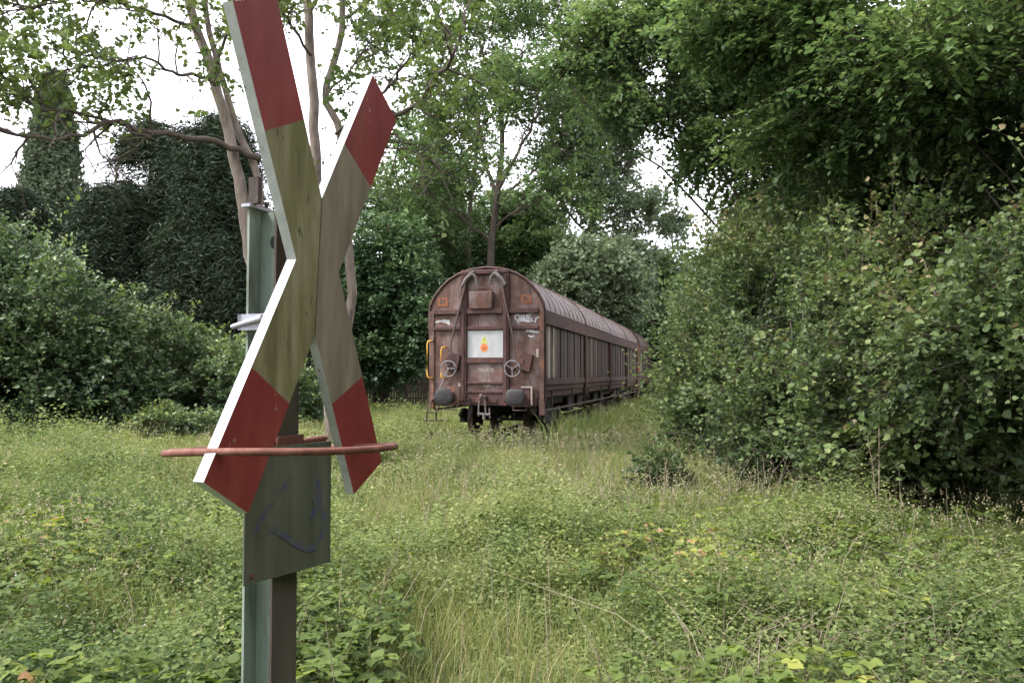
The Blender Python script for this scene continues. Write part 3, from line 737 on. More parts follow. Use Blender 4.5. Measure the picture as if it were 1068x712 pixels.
# ------------------------------------------------------------------ crossing sign in the foreground
def build_sign():
    cx, cz, yaw, pt, roll, al, w, r, L = -.4399, 1.6 + .2448, 1.2234, .015, -.047, .493, .1499, .314, .5616
    C = np.array([cx, 1.8, cz]); u = np.array([math.cos(yaw), math.sin(yaw), 0]); n0 = np.array([math.sin(yaw), -math.cos(yaw), 0])
    v2 = np.array([0, 0, 1.]) * math.cos(pt) + n0 * math.sin(pt)
    U = u * math.cos(roll) + v2 * math.sin(roll); V = -u * math.sin(roll) + v2 * math.cos(roll); Nf = np.cross(U, V)
    if np.dot(Nf, n0) < 0: Nf = -Nf
    base = np.array([-.553, 1.84, -.16])
    S = empty('crossing_sign', tuple(base))
    tag(S, 'weathered red and white railway crossing cross on a green steel post with a rusty ring', 'crossing sign')
    fn = lambda a, b, d: C + U * a + V * b - Nf * d - base
    s, c = math.sin(al), math.cos(al); t = w / 2 / s; sd = w / 2 / c
    for side in (-1, 1):
        arm = lambda sz, rr, io: (side * (s * rr + io * c * w / 2), sz * (c * rr - io * s * w / 2))   # io +1 outer edge, -1 inner
        mb = MB(); th = .024 if side < 0 else .022; g = side * .0012
        mid = [arm(1, r, 1), arm(1, r, -1), (g, t), (g, -t), arm(-1, r, -1), arm(-1, r, 1), (side * sd, 0)]
        P = [(p[0], p[1]) for p in mid]
        def plate(poly, mi, skip=()):
            n = len(poly); VV = [fn(a, b, 0) for a, b in poly] + [fn(a, b, th) for a, b in poly]
            mb.mi = mi; mb.add(VV[:n], [tuple(range(n))]); mb.mi = 3; mb.add(VV[n:], [tuple(range(n))[::-1]])
            mb.mi = 2
            for i in range(n):
                if i in skip: continue
                j = (i + 1) % n
                mb.add([VV[i], VV[j], VV[j + n], VV[i + n]], [(0, 1, 2, 3)])
        plate(P, 1, (0, 2, 4))
        for sz in (1, -1):
            q = [arm(sz, r, 1), arm(sz, L, 1), arm(sz, L, -1), arm(sz, r, -1)]
            plate(q, 0, (3,))
        b = mb.build('chevron_board', [M['sign_red'], M['sign_pale'] if side < 0 else M['sign_grey'], M['sign_edge'], M['sign_grey']], S)
    # post: steel H section, flanges parallel to the sign
    hN, hU, tf = .04, .046, .006
    uu, nn = u, n0; pc = np.array([0, 0, 0.])
    def bar(mb, a0, a1, b0, b1, z0, z1):
        VV = [pc + nn * a + uu * b + np.array([0, 0, z]) for a in (a0, a1) for b in (b0, b1) for z in (z0, z1)]
        mb.add(VV, [(0, 1, 3, 2), (4, 6, 7, 5), (0, 4, 5, 1), (2, 3, 7, 6), (0, 2, 6, 4), (1, 5, 7, 3)])
    zt = 1.98 + .16
    mb = MB(); mb.mi = 0; bar(mb, -hN, -hN + tf, -hU, hU, -.2, zt); bar(mb, -hN + tf, hN - tf, -.004, .004, -.2, zt - .004)
    # light web continues up to the flange; front flange mossy, its shade painted in
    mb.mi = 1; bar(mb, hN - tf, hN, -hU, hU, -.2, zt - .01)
    post = mb.build('post', [M['post'], M['post_dark']], S)
    mb = MB(); bar(mb, -hN - .008, -hN + .016, -hU - .012, hU + .01, zt + .001, zt + .008); mb.build('post_cap', M['clamp'], S)
    mb = MB(); bar(mb, -hN + .004, -hN + .03, -hU - .002, -hU + .012, zt + .009, zt + .07); mb.build('iron_tab', M['tab'], S)
    # drilled holes shown as countersunk dark discs in the web
    for z in (1.905 + .16, 1.14 + .16 - .27, 1.02 - .1):
        mb = MB(); q = [(.011 * math.cos(a), .015 * math.sin(a)) for a in np.arange(14) * math.pi / 7]
        cN = .004 if z > 1.5 else -.012
        mb.prism(q, lambda a, b, d: pc + nn * (cN + a) + uu * (-.0046 - d) + np.array([0, 0, z + b]), 0, .0012)
        mb.build('bolt_hole', M['black'] if z > 1.5 else M['clamp'], S)
    # board brackets and the pale clamp
    mb = MB(); zc = at(268, 335, 1.8)[2] + .16
    bar(mb, -hN - .012, hN + .03, -hU - .014, -hU - .002, zc - .02, zc + .016); bar(mb, -hN - .012, -hN - .002, -hU - .014, .02, zc - .02, zc + .016)
    mb.tube([pc + nn * (-hN - .03) + uu * (-hU - .01) + np.array([0, 0, zc - .012]), pc + nn * .02 + uu * (-hU - .02) + np.array([0, 0, zc + .006])], [.006, .008], 8)
    mb.build('clamp', M['clamp'], S)
    for z in (1.845 + .16 + .09, 1.845 + .16 - .08):
        mb = MB(); bar(mb, hN + .001, .115, -.02, .02, z - .015, z + .015); mb.build('bracket', M['tab'], S)
    # lower plate with violet scribble
    pa = np.array([-.569, 1.70, 0]); pb = np.array([-.437, 1.92, 0]); pd = norm(pb - pa); pw = np.linalg.norm(pb - pa); pn = np.array([pd[1], -pd[0], 0])
    z0, z1 = 1.153, 1.44
    fp = lambda a, b, d: pa + pd * a + pn * d + np.array([0, 0, b]) - base
    mb = MB(); mb.prism([(0, z0), (pw, z0), (pw, z1), (0, z1)], fp, 0, .004); pl = mb.build('lower_plate', M['plate'], S)
    def G(px, py):      # photo pixel -> plate coordinates by intersecting with the plate's plane
        d = at(px, py, 1.0) - np.array([0, 0, 1.6]); k = np.dot(pa, pn) / np.dot(d[:3] * np.array([1, 1, 0]), pn)
        X = d * k; return (np.dot(X - pa, pd), 1.6 + X[2])
    mb = MB()
    for k, poly in enumerate(([(256 + 8, 553), (272, 540), (285, 520), (302, 498)], [(268, 556), (285, 552), (300, 562), (318, 572), (330, 566), (336, 545), (332, 520), (330, 500)], [(322, 540), (328, 528), (325, 515)])):
        q = smooth_path(np.array([(*G(a, b), 0) for a, b in poly]), 6); T = norm(np.gradient(q, axis=0)); Nn = np.stack([-T[:, 1], T[:, 0]], 1)
        for i in range(len(q) - 1):
            ww = .007
            quad = [q[i, :2] + Nn[i] * ww, q[i, :2] - Nn[i] * ww, q[i + 1, :2] - Nn[i + 1] * ww, q[i + 1, :2] + Nn[i + 1] * ww]
            mb.add([fp(a, b, .0046 + k * .0004) for a, b in quad], [(0, 1, 2, 3)])
    mb.build('spray_scribble', M['violet'], pl)
    mb = MB(); a, b = G(261, 600)
    mb.prism([(a + .005 * math.cos(x), b + .005 * math.sin(x)) for x in np.arange(8) * math.pi / 4], fp, .0045, .009); mb.build('rivet', M['ring'], pl)
    # ring
    rc = np.array([-.497, 1.745, 1.6 - 78 / F_PX * 1.745]) - base; n = 56; rr = .239
    mb = MB(); rg = Rg(5); pts = []
    for k in range(n):
        a = 2 * math.pi * k / n; x, y = rr * math.cos(a), rr * 1.03 * math.sin(a)
        pts.append(rc + np.array([x, y, -.012 * (x / rr) * -.4 + y * -.07 + .002 * math.sin(3 * a + 1)]))
    mb.tube(pts, .0078, 10, closed=True); mb.build('ring', M['ring'], S)
    mb = MB(); bar(mb, hN + .0045, hN + .012, -.05, .05, rc[2] - .012, rc[2] + .024); bar(mb, -hN - .008, -hN - .001, -.05, .05, rc[2] - .012, rc[2] + .024)
    bar(mb, -hN - .001, hN + .0045, -.055, -.049, rc[2] - .01, rc[2] + .02)
    e0 = pc + uu * .05 + np.array([0, 0, rc[2]]); mb.tube([e0, e0 + uu * .17], .008, 8)
    mb.build('ring_bracket', M['ring'], S)


build_sign()


# ------------------------------------------------------------------ vegetation: left
def blob(px, py, y, rx, ry, rz):
    p = at(px, py, y); return (p[0], p[1], p[2], rx, ry, rz)


shrub('overgrown_bush', 'tall ivy-like bush with glossy leaves rising at the left edge of the meadow', 'bush', (-13.0, 21.5, -.1),
      [(-15.2, 21, 2.7, 3.0, 2.2, 3.6), (-12.6, 21.4, 2.1, 2.3, 2.0, 3.1), (-11.2, 21.6, 1.5, 1.5, 1.7, 2.3), (-13.6, 20.6, 1.2, 2.2, 1.4, 1.4)], L_HEDGE,
      dens=190, m=12, size=.115, L=.5, seed=11, shoots=.07, stems=9, r0=.06, shell=.22, thr=.33, nscale=.8)
shrub('hedge', 'lower overgrown hedge sloping down to the right behind the crossing post', 'hedge', (-9.8, 23.2, -.1),
      [(-10.3, 22.8, 1.3, 1.8, 1.6, 2.1), (-8.9, 23.4, 1.1, 1.6, 1.6, 1.85), (-7.8, 24.2, .85, 1.4, 1.5, 1.6), (-6.9, 25, .7, 1.1, 1.2, 1.3)], L_HEDGE,
      dens=200, m=12, size=.11, L=.45, seed=12, shoots=.07, stems=9, r0=.05, shell=.22, thr=.33, nscale=.9, tonec=.5)
shrub('low_bush', 'low pale bush at the foot of the hedge on the left', 'bush', (-8.7, 20.4, -.1), [(-8.9, 20.4, .35, .9, .6, .55), (-7.9, 20.6, .3, .7, .6, .45)], L_HEDGE,
      dens=260, m=10, size=.09, L=.35, seed=13, stems=5, r0=.02, tonec=.6)


def conifer(name, label, base, h, r, mat, seed, z0=.3, dens=60, group=None, col=False, size=.24):
    rg = Rg(seed); root = empty(name, tuple(base)); tag(root, label, 'tree', group)
    n = int(dens * h * r * 3); f = rg.u(0, 1, n) ** (.75); z = z0 + f * (h - z0)
    prof = (np.clip(1 - f, 0, 1) ** (.6 if col else 1.05)) * (np.clip(f * 8 + .4, 0, 1))
    a = rg.u(0, 2 * math.pi, n); k = np.sqrt(rg.u(.15, 1, n)); lump = (.8 + .4 * vnoise(np.stack([np.cos(a) * 2, np.sin(a) * 2, z * .9], 1), seed)) if col else (.35 + 1.15 * vnoise(np.stack([np.cos(a) * 2.6, np.sin(a) * 2.6, z * 1.3], 1), seed) ** .9 + .25)
    rad = r * prof * k * lump
    P = np.stack([rad * np.cos(a), rad * np.sin(a), z], 1)
    kk = vnoise(P * np.array([.9, .9, 1.6]), seed + 2) > (.15 if col else .33); P, a = P[kk], a[kk]; n = len(P)
    A = np.stack([np.cos(a), np.sin(a), np.full(n, .9 if col else -.1)], 1) + rg.n(n, 3) * .3
    tb = .4 + (vnoise(P * 1.1, seed + 1) - .5) * .7
    C, D, Nn, sz, tn = sprays(rg, P, A, (.45 if col else 1.3) * rg.u(.6, 1.2, n), 14, size, .3, .0 if col else .6, tb, .4)
    leaf_mesh('crown', mat, C, D, Nn, sz, tn, T_NEEDLE if not col else T_DIA, root)
    mb = MB(); mb.tube([(0, 0, -.2), (0, 0, h * .5), (0, 0, h * .93)], [.2, .13, .03], 8)
    for j in range(40):
        zz = .6 + (h - 1.2) * j / 40; aa = j * 2.4; ll = r * .75 * max(.1, (1 - j / 42)) ** .6
        mb.tube([(0, 0, zz), (ll * .5 * math.cos(aa), ll * .5 * math.sin(aa), zz + .1), (ll * math.cos(aa), ll * math.sin(aa), zz - .15)], [.04, .03, .01], 5)
    mb.build('trunk', BARK_D, root)


GC = 'dark conifers behind the hedge'
for i, (px, py, y, r, lab) in enumerate([(122, 152, 29, 2.1, 'leftmost of the dark conifers rising above the hedge beside the column-shaped tree'),
                                   (232, 118, 28, 2.2, 'tallest dark conifer behind the hedge, nearest the crossing post'),
                                   (158, 118, 31, 2.3, 'dark conifer with ragged top, second from the left above the hedge'),
                                   (196, 132, 30, 2.2, 'dark conifer in the middle of the row, half hidden by its neighbours'),
                                   (262, 225, 33, 2.4, 'dark low conifer seen just behind the crossing post'),
                                   (88, 205, 32, 2.0, 'low dark conifer in front of the foot of the column-shaped tree'),
                                   (15, 195, 31, 2.6, 'shorter dark conifer at the left edge behind the tall bush')]):
    p = at(px, py, y); conifer('conifer', lab, (p[0], p[1], -.1), p[2], r * 1.15, L_CON, 30 + i, group=GC, dens=85)
p = at(57, 80, 36); conifer('column_tree', 'slender grey-green column-shaped tree rising above the dark conifers at left', (p[0], p[1], -.1), p[2], 1.9, L_THUJA, 40, col=True, dens=110, size=.17)

# oak with pale leaning trunk
b_ = at(292, 430, 15); b_[2] = -.15
limb_tree('oak_tree', 'oak with pale leaning trunk and long dark branch reaching left over the meadow', b_,
          [([b_, at(274, 330, 15), at(259, 250, 15), at(246, 170, 15), at(222, 80, 15), at(196, 0, 15), at(184, -70, 15)], .17, .09),
           ([at(264, 275, 15), at(270, 190, 15.1), at(246, 130, 15.2), at(219, 34, 15.2), at(205, -60, 15.4)], .10, .06)],
          [([at(272, 165, 15), at(215, 145, 14.5), at(150, 138, 13.6), at(118, 127, 13), at(60, 146, 12.4), at(-20, 128, 11.8)], .085, .03),
           ([at(120, 128, 13), at(80, 118, 12.8), at(40, 112, 12.4), at(0, 90, 12)], .04, .018),
           ([at(228, 90, 15), at(205, 78, 14.6), at(185, 78, 14.2), at(150, 60, 13.6), at(100, 70, 13), at(60, 60, 12.6)], .055, .015),
           ([at(205, 30, 15), at(150, 10, 14), at(90, 0, 13), at(20, 10, 12.4)], .05, .015),
           ([at(196, 0, 15), at(140, -40, 14), at(70, -50, 13), at(-20, -30, 12)], .05, .015),
           ([at(222, 80, 15), at(240, 30, 14), at(262, -10, 13), at(300, -50, 12)], .045, .015),
           ([at(190, -30, 15), at(220, -50, 14.5), at(280, -60, 14)], .04, .015),
           ],
          L_OAK, BARK_L, seed=61, n1=9, l1=1.7, n2=5, l2=.8, ns=4, m=12, size=.085, L=.5, tmpl=T_BROAD, droop=.3, tonec=.55, zcut=5.5)

b_ = at(347, 430, 18); b_[2] = -.15
limb_tree('twin_stem_tree', 'tall tree with two pale stems rising behind the crossing cross', b_,
          [([b_, at(340, 330, 18), at(332, 230, 18), at(329, 160, 18), at(326, 90, 18), at(321, 0, 18), at(318, -90, 18)], .17, .12),
           ([at(347, 400, 18.1), at(366, 320, 18.2), at(363, 250, 18.2), at(354, 140, 18.1), at(340, 100, 18.1), at(356, 30, 18.2), at(360, -80, 18.4)], .15, .08)],
          [([at(352, 150, 18), at(405, 126, 16), at(440, 102, 15), at(470, 62, 14.4), at(488, 22, 14)], .075, .035),
           ([at(350, 140, 18), at(400, 95, 17), at(425, 65, 16), at(452, 28, 15.5), at(470, -20, 15)], .05, .02),
           ([at(326, 60, 18), at(300, 20, 17), at(270, -30, 16)], .05, .02),
           ([at(358, 20, 18), at(400, -10, 17), at(440, -40, 16)], .05, .02),
           ([at(340, 100, 18), at(375, 60, 18.5), at(395, 20, 19)], .04, .015),
           ([at(405, 126, 16), at(425, 155, 15.6), at(460, 170, 15.2)], .025, .01),
           ([at(322, 20, 18), at(345, -30, 17.4), at(380, -60, 17)], .04, .015)],
          L_OAK, BARK_L, seed=62, n1=9, l1=1.8, n2=5, l2=.85, ns=4, m=12, size=.09, L=.5, t0=.2, tonec=.45, tmpl=T_BROAD, zcut=5.4)

# ------------------------------------------------------------------ vegetation: centre, behind the wagons
D0 = 46.0
A_ = lambda x, y, d=D0: at(x, y, d)
b_ = A_(512, 400); b_[2] = -.1
limb_tree('forked_tree', 'airy tree with several dark forking stems directly behind the wagon roof', b_,
          [([b_, A_(511, 300), A_(513, 250), A_(519, 200), A_(524, 150), A_(521, 100), A_(519, 60)], .34, .12)],
          [([A_(518, 205), A_(504, 160), A_(497, 125), A_(482, 95), A_(468, 65)], .16, .05),
           ([A_(519, 200), A_(545, 150, 45), A_(562, 118, 44), A_(575, 90, 43)], .15, .05),
           ([A_(524, 205), A_(555, 180, 46), A_(583, 145, 47), A_(605, 120, 48)], .12, .04),
           ([A_(523, 150), A_(535, 100, 47), A_(545, 60, 48), A_(550, 20, 48)], .12, .04),
           ([A_(521, 100), A_(505, 60), A_(495, 20), A_(490, -20)], .1, .04),
           ([A_(512, 250), A_(490, 235, 45), A_(455, 205, 44), A_(425, 190, 44)], .1, .03),
           ([A_(513, 240), A_(545, 215, 45), A_(575, 205, 44)], .09, .03),
           ([A_(520, 150), A_(470, 140, 48), A_(430, 150, 49)], .07, .03),
           ([A_(520, 80), A_(560, 40, 46), A_(590, 10, 46)], .07, .03)],
          L_LIGHT, BARK_D, seed=71, n1=12, l1=4.2, n2=7, l2=2.0, ns=6, m=11, size=.24, L=1.0, tmpl=T_DIA, flat=.7, droop=.1)
b_ = A_(487, 400, 50); b_[2] = -.1
limb_tree('slender_tree', 'slender tree just left of the forked tree behind the wagon', b_,
          [([b_, A_(488, 290, 50), A_(489, 230, 50), A_(496, 170, 50), A_(500, 120, 50)], .28, .1)],
          [([A_(489, 240, 50), A_(470, 200, 49), A_(455, 170, 48)], .1, .03), ([A_(492, 200, 50), A_(480, 150, 51), A_(476, 110, 52)], .1, .03),
           ([A_(489, 270, 50), A_(460, 250, 48), A_(430, 240, 47)], .1, .03)],
          L_LIGHT, BARK_M, seed=72, n1=13, l1=3.4, n2=6, l2=1.7, ns=5, m=10, size=.25, L=1.0, tmpl=T_DIA, flat=.6)
b_ = A_(622, 400, 52); b_[2] = -.1
limb_tree('grey_green_tree', 'upright grey-green tree to the right of the forked tree, behind the wagon roof', b_,
          [([b_, A_(620, 270, 52), A_(618, 200, 52), A_(618, 130, 52)], .35, .12)],
          [([A_(620, 250, 52), A_(595, 225, 50), A_(575, 190, 49)], .14, .04), ([A_(619, 220, 52), A_(645, 195, 51), A_(660, 165, 50)], .14, .04),
           ([A_(618, 190, 52), A_(600, 150, 52), A_(590, 110, 52)], .12, .04), ([A_(618, 160, 52), A_(632, 110, 53), A_(640, 70, 53)], .12, .04),
           ([A_(620, 240, 52), A_(655, 230, 50), A_(680, 215, 49)], .12, .04), ([A_(618, 200, 52), A_(612, 150, 50), A_(612, 100, 49)], .12, .04)],
          L_WILLOW, BARK_D, seed=73, n1=12, l1=3.8, n2=6, l2=1.8, ns=8, m=10, size=.26, L=1.0, tmpl=T_DIA, t0=.1, tonec=.3)
shrub('round_tree', 'broad rounded pale green tree above the right end of the wagon roof', 'tree', (*A_(625, 400, 44)[:2], -.1),
      [blob(612, 285, 43, 2.6, 2.2, 2.2), blob(640, 300, 44, 2.3, 2.2, 2.6), blob(585, 300, 44, 1.8, 2, 1.7), blob(655, 270, 46, 1.6, 1.6, 1.6)], L_WILLOW, dens=75, m=12, size=.22, L=.9,
      tmpl=T_DIA, seed=74, stems=8, r0=.16, shell=.3, thr=.3, nscale=.6, twigs=False, partname='crown', trunkname='trunk', bark=BARK_D)
shrub('dark_tree', 'dark dense tree beside the track, its crown just left of the wagon', 'tree', (*A_(395, 420, 40)[:2], -.1),
      [blob(405, 265, 40, 2.4, 2.2, 2.1), blob(380, 320, 40, 2.8, 2.3, 2.4), blob(425, 300, 39, 1.8, 2, 2.2), blob(440, 345, 38, 1.3, 1.5, 1.9), blob(345, 300, 41, 2.6, 2.2, 2.6), blob(400, 370, 39, 2.8, 2, 1.4)],
      L_DARK, dens=80, m=12, size=.22, L=.9, tmpl=T_DIA, seed=75, stems=9, r0=.16, thr=.3, nscale=.6, twigs=False, partname='crown', trunkname='trunk', bark=BARK_D, flat=.7)
shrub('dark_tree', 'dark leafy tree between the crossing cross and the slender tree, further back', 'tree', (*A_(440, 400, 52)[:2], -.1),
      [blob(430, 225, 52, 2.4, 2.2, 2.2), blob(455, 275, 50, 2.8, 2.2, 2.2), blob(472, 225, 54, 2.0, 2, 2.2), blob(395, 215, 53, 2.0, 2, 1.8), blob(500, 245, 54, 1.8, 2, 1.8)],
      L_DARK, dens=60, m=12, size=.22, L=1.0, tmpl=T_DIA, seed=76, stems=6, r0=.16, thr=.40, nscale=.5, twigs=False, partname='crown', trunkname='trunk', bark=BARK_D, flat=.7, tonec=.6)
shrub('yellowing_tree', 'pinkish-brown thinning tree showing pale between the green trees left of the wagon roof', 'tree', (*A_(455, 400, 60)[:2], -.1),
      [blob(455, 215, 60, 2.4, 2, 2.4), blob(442, 245, 59, 2, 2, 1.8), blob(470, 190, 60, 1.6, 2, 1.6)],
      L_FALL, dens=40, m=10, size=.28, L=1.1, tmpl=T_DIA, seed=77, stems=8, r0=.14, thr=.4, nscale=.5, twigs=False, partname='crown', trunkname='trunk', bark=BARK_M)
shrub('leafy_tree', 'mid green tree filling the view directly above the near end of the wagon roof', 'tree', (*A_(530, 400, 56)[:2], -.1),
      [blob(510, 268, 56, 2.4, 2, 2.2), blob(548, 262, 57, 2.2, 2, 2.6), blob(478, 272, 55, 2.0, 2, 1.9), blob(575, 270, 56, 1.8, 2, 2.4), blob(530, 300, 56, 3.5, 2, 2.2), blob(560, 225, 58, 2.2, 2, 2.0), blob(520, 222, 58, 2.0, 2, 1.6)], L_LIGHT, dens=60, m=12, size=.26, L=1.0,
      tmpl=T_DIA, seed=80, stems=8, r0=.14, thr=.28, nscale=.5, twigs=False, partname='crown', trunkname='trunk', bark=BARK_D, tonec=.35)
shrub('bank_tree', 'dark green tree beyond the far end of the wagons', 'tree', (*A_(665, 400, 56)[:2], -.1),
      [blob(668, 320, 56, 3.0, 2.5, 3.2), blob(690, 300, 54, 2.6, 2.5, 3.0), blob(640, 340, 57, 2.4, 2, 3), blob(705, 350, 50, 2.4, 2, 3.4)],
      L_DARK, dens=60, m=12, size=.26, L=1.0, tmpl=T_DIA, seed=78, stems=8, r0=.14, thr=.3, nscale=.5, twigs=False, partname='crown', trunkname='trunk', bark=BARK_D, tonec=.65)
shrub('hazel_bush', 'mid green bush close to the right side of the wagons at their far end', 'bush', (*A_(705, 410, 30)[:2], -.1),
      [blob(742, 350, 30, 1.5, 2, 2.2), blob(730, 385, 28, 1.0, 1.4, 1.1), blob(760, 330, 30, 2, 2, 2.8)], L_LIGHT, dens=110, m=12, size=.15, L=.6, tmpl=T_LEAF, seed=79, stems=7, r0=.05, thr=.3)

# far wood closing the view, plus unseen trees added to shade the sign
def far_and_shade_wood():
    rg = Rg(90); bl = []
    for k in range(60):
        a = R(-60 + 120 * k / 59); d = 74 + rg.u(-5, 7); h = rg.u(3.8, 6.0) * (.75 if k > 20 and k < 42 else 1.0)
        bl.append((d * math.sin(a), d * math.cos(a), h * .8, 4.2, 3.2, h))
    near = [(-9 + k * 3.2, -9 - 3 * math.sin(k), 3.4, 2.6, 2.2, 4.2) for k in range(8)] + [(8.5 + (k % 2), -8 + k * 2.9, 3.6, 2.2, 2.2, 4.4) for k in range(6)]  # near trees: out of view behind and right of camera, added to darken the sign
    P, O = blob_points(rg, bl, 26, .25, 7, .35, .25)
    P1, O1 = blob_points(rg, near, 26, .25, 8, .35, .2); P = np.concatenate([P, P1]); O = np.concatenate([O, O1])
    A = norm(O + rg.n(len(P), 3) * .5 + np.array([0, 0, .2]))
    tb = .35 + (vnoise(P * .25, 5) - .5) * .9
    C, D, Nn, sz, tn = sprays(rg, P, A, 1.5, 11, .42, .5, .2, tb)
    o = leaf_mesh('woodland', L_DARK, C, D, Nn, sz, tn, T_DIA); tag(o, 'dark woodland closing the view, plus unseen shading trees added behind the camera', 'woodland', kind='stuff')


far_and_shade_wood()


def fence():
    p0, p1 = at(255, 419, 43), at(452, 419, 43); root = empty('board_fence', (p0[0], p0[1], -.1)); tag(root, 'low dark wooden board fence in the shade left of the wagon', 'fence')
    n = 70; W_ = (p1[0] - p0[0]) / n; rg = Rg(3); mb = MB()
    for k in range(n):
        mb.tone = rg.u(.3, .7); mb.box(k * W_, (k + 1) * W_ - .02, 0, .03, 0, 1.5 + rg.u(-.05, .03), .004)
    mb.box(0, n * W_, .032, .07, .35, .45); mb.box(0, n * W_, .032, .07, 1.1, 1.2)
    mb.build('boards', worn('fence_wood', [(.2, (.035, .026, .022)), (.8, (.10, .075, .062))], (8, 8, 1), .9, .4, tone=True), root)
    mb = MB()
    for k in range(0, n + 1, 10): mb.box(k * W_ - .05, k * W_ + .05, .075, .17, -.1, 1.55, .01)
    mb.build('fence_posts', M['sleeper'], root)


fence()

# ------------------------------------------------------------------ vegetation: right
GR = 'leafy bushes crowding the right side'
RB = [
 ('bush near the far right edge with a dark hollow beneath, closest to the camera', (5.6, 8.2), [(5.2, 7.9, 2.0, 1.3, 1.1, 1.1), (6.0, 8.4, 1.2, 1.3, 1.2, 1.2), (4.7, 8.4, 1.7, .8, .9, .85), (5.7, 7.6, 2.9, 1.1, 1.0, .75), (6.4, 7.8, 2.3, 1.1, 1.1, 1.4)], .064, 101, .48),
 ('broad bush with yellowish leaf tips, second from the right edge', (5.1, 9.8), [(4.6, 9.8, 1.9, 1.25, 1.1, 1.35), (5.3, 10.2, 2.6, 1.3, 1.2, 1.25), (4.3, 9.6, .9, 1.0, .9, .9), (5.4, 9.6, 1.2, 1.2, 1, 1.1)], .068, 102, .46),
 ('dark green bush in the middle of the right-hand bushes', (4.0, 11.4), [(4.2, 11.4, 1.7, 1.25, 1.1, 1.6), (3.6, 11.2, .9, .9, .9, .9), (4.7, 11.7, 2.7, 1.1, 1.1, 1.4)], .07, 103, .38),
 ('bush with drooping shoots left of the middle of the right-hand bushes', (3.6, 13.2), [(3.6, 13.4, 1.7, 1.15, 1.2, 1.7), (3.2, 13.2, .9, .75, .9, .95), (4.3, 13.6, 3.0, 1.3, 1.3, 1.7)], .075, 104, .45),
 ('tall pale green feathery bush nearest the wagons, leftmost on the right side', (4.0, 16.0), [(4.35, 16.2, 2.2, 1.2, 1.3, 2.2), (5.2, 16.5, 3.4, 1.5, 1.5, 2.2), (3.75, 15.8, 1.1, .7, .9, 1.2)], .09, 105, .55),
 ('tall bush rising behind the others below the overhanging tree', (6.3, 13.5), [(6.3, 13.4, 3.2, 1.9, 1.6, 2.0), (7.6, 12.2, 3.0, 1.8, 1.6, 2.4), (6.0, 12.2, 1.6, 1.4, 1.2, 1.6)], .09, 106, .42),
]
for i, (lab, b, bl, sz, sd, tc_) in enumerate(RB):
    shrub('leafy_bush', lab, 'bush', (b[0], b[1], -.15), bl, L_BUSH if i != 4 else L_LIGHT, dens=290 if i < 4 else 190, m=12, size=sz, L=.42, seed=sd, group=GR, stems=12, r0=.035, shoots=.14,
          shell=.4, thr=.41, nscale=1.3, flat=.5, droop=.3, tonec=tc_, up=.25, tmpl=T_BROAD if i < 2 else T_LEAF, bark=BARK_M)
shrub('small_bush', 'small dark bush standing alone in the meadow in front of the right-hand bushes', 'bush', (1.95, 11.0, -.15), [(1.95, 11.0, .25, .38, .35, .42), (2.2, 11.1, .15, .3, .3, .3)], L_BUSH,
      dens=420, m=10, size=.06, L=.25, seed=110, stems=6, r0=.012, tonec=.3)

shrub('overhanging_tree', 'big leafy tree with a pale trunk at the top right corner, overhanging the bushes', 'tree', (7.2, 10.4, -.15),
      [(5.6, 10.6, 5.6, 2.0, 1.8, 1.1), (7.2, 11.2, 5.9, 2.2, 2.0, 1.6), (4.6, 11.4, 6.6, 1.9, 1.6, .9), (6.6, 10.0, 7.4, 2.3, 2.0, 1.3), (3.6, 11.8, 7.0, 1.5, 1.4, .7), (5.0, 12.4, 5.3, 1.6, 1.5, 1.0),
       (7.8, 9.2, 5.4, 1.4, 1.4, 1.6), (6.2, 12.4, 4.7, 1.7, 1.4, .9)], L_HORN,
      dens=170, m=14, size=.105, L=.55, seed=121, shell=.4, thr=.40, nscale=.75, squash=2.2, flat=.72, droop=.18, up=-.05, tmpl=T_LEAF,
      trunk=[([(7.2, 10.4, -.2), (7.0, 10.2, 3.2), (6.7, 10.1, 5.2), (6.45, 10, 6.6), (6.3, 10, 8.5)], .16, .07)], stems=5, r0=.018, bark=BARK_D, partname='crown', trunkname='trunk', jit=.3)
shrub('woodland_edge_tree', 'tall tree behind the right-hand bushes whose branches hang into the gap above the track', 'tree', (6.6, 17.5, -.15),
      [(6.2, 17, 6.4, 2.4, 2.0, 1.8), (4.6, 16.2, 8.0, 2.0, 1.8, 1.1), (3.0, 15.6, 8.6, 1.7, 1.5, .9), (2.0, 15.2, 8.0, 1.1, 1.1, .8), (2.3, 15.2, 6.9, .8, .8, .75), (5.5, 17.5, 4.4, 1.4, 1.6, 1.3), (8.5, 17, 6.5, 2.4, 2, 2.4),
        (3.1, 15.4, 7.2, 1.0, 1, .8), (3.9, 15.6, 6.0, .9, 1, .9), (1.2, 15.0, 7.6, .6, .7, .8), (5.0, 15.5, 9.6, 2.6, 2, 1)], L_HORN,
      dens=150, m=13, size=.11, L=.6, seed=122, shell=.4, thr=.42, nscale=.7, squash=1.8, flat=.6, droop=.4, up=-.1,
      trunk=[([(6.6, 17.5, -.2), (6.4, 17.3, 3.2), (6.2, 17.2, 5.8), (6.0, 17, 8.5)], .2, .09)], stems=12, r0=.035, bark=BARK_D, partname='crown', trunkname='trunk', jit=.35)
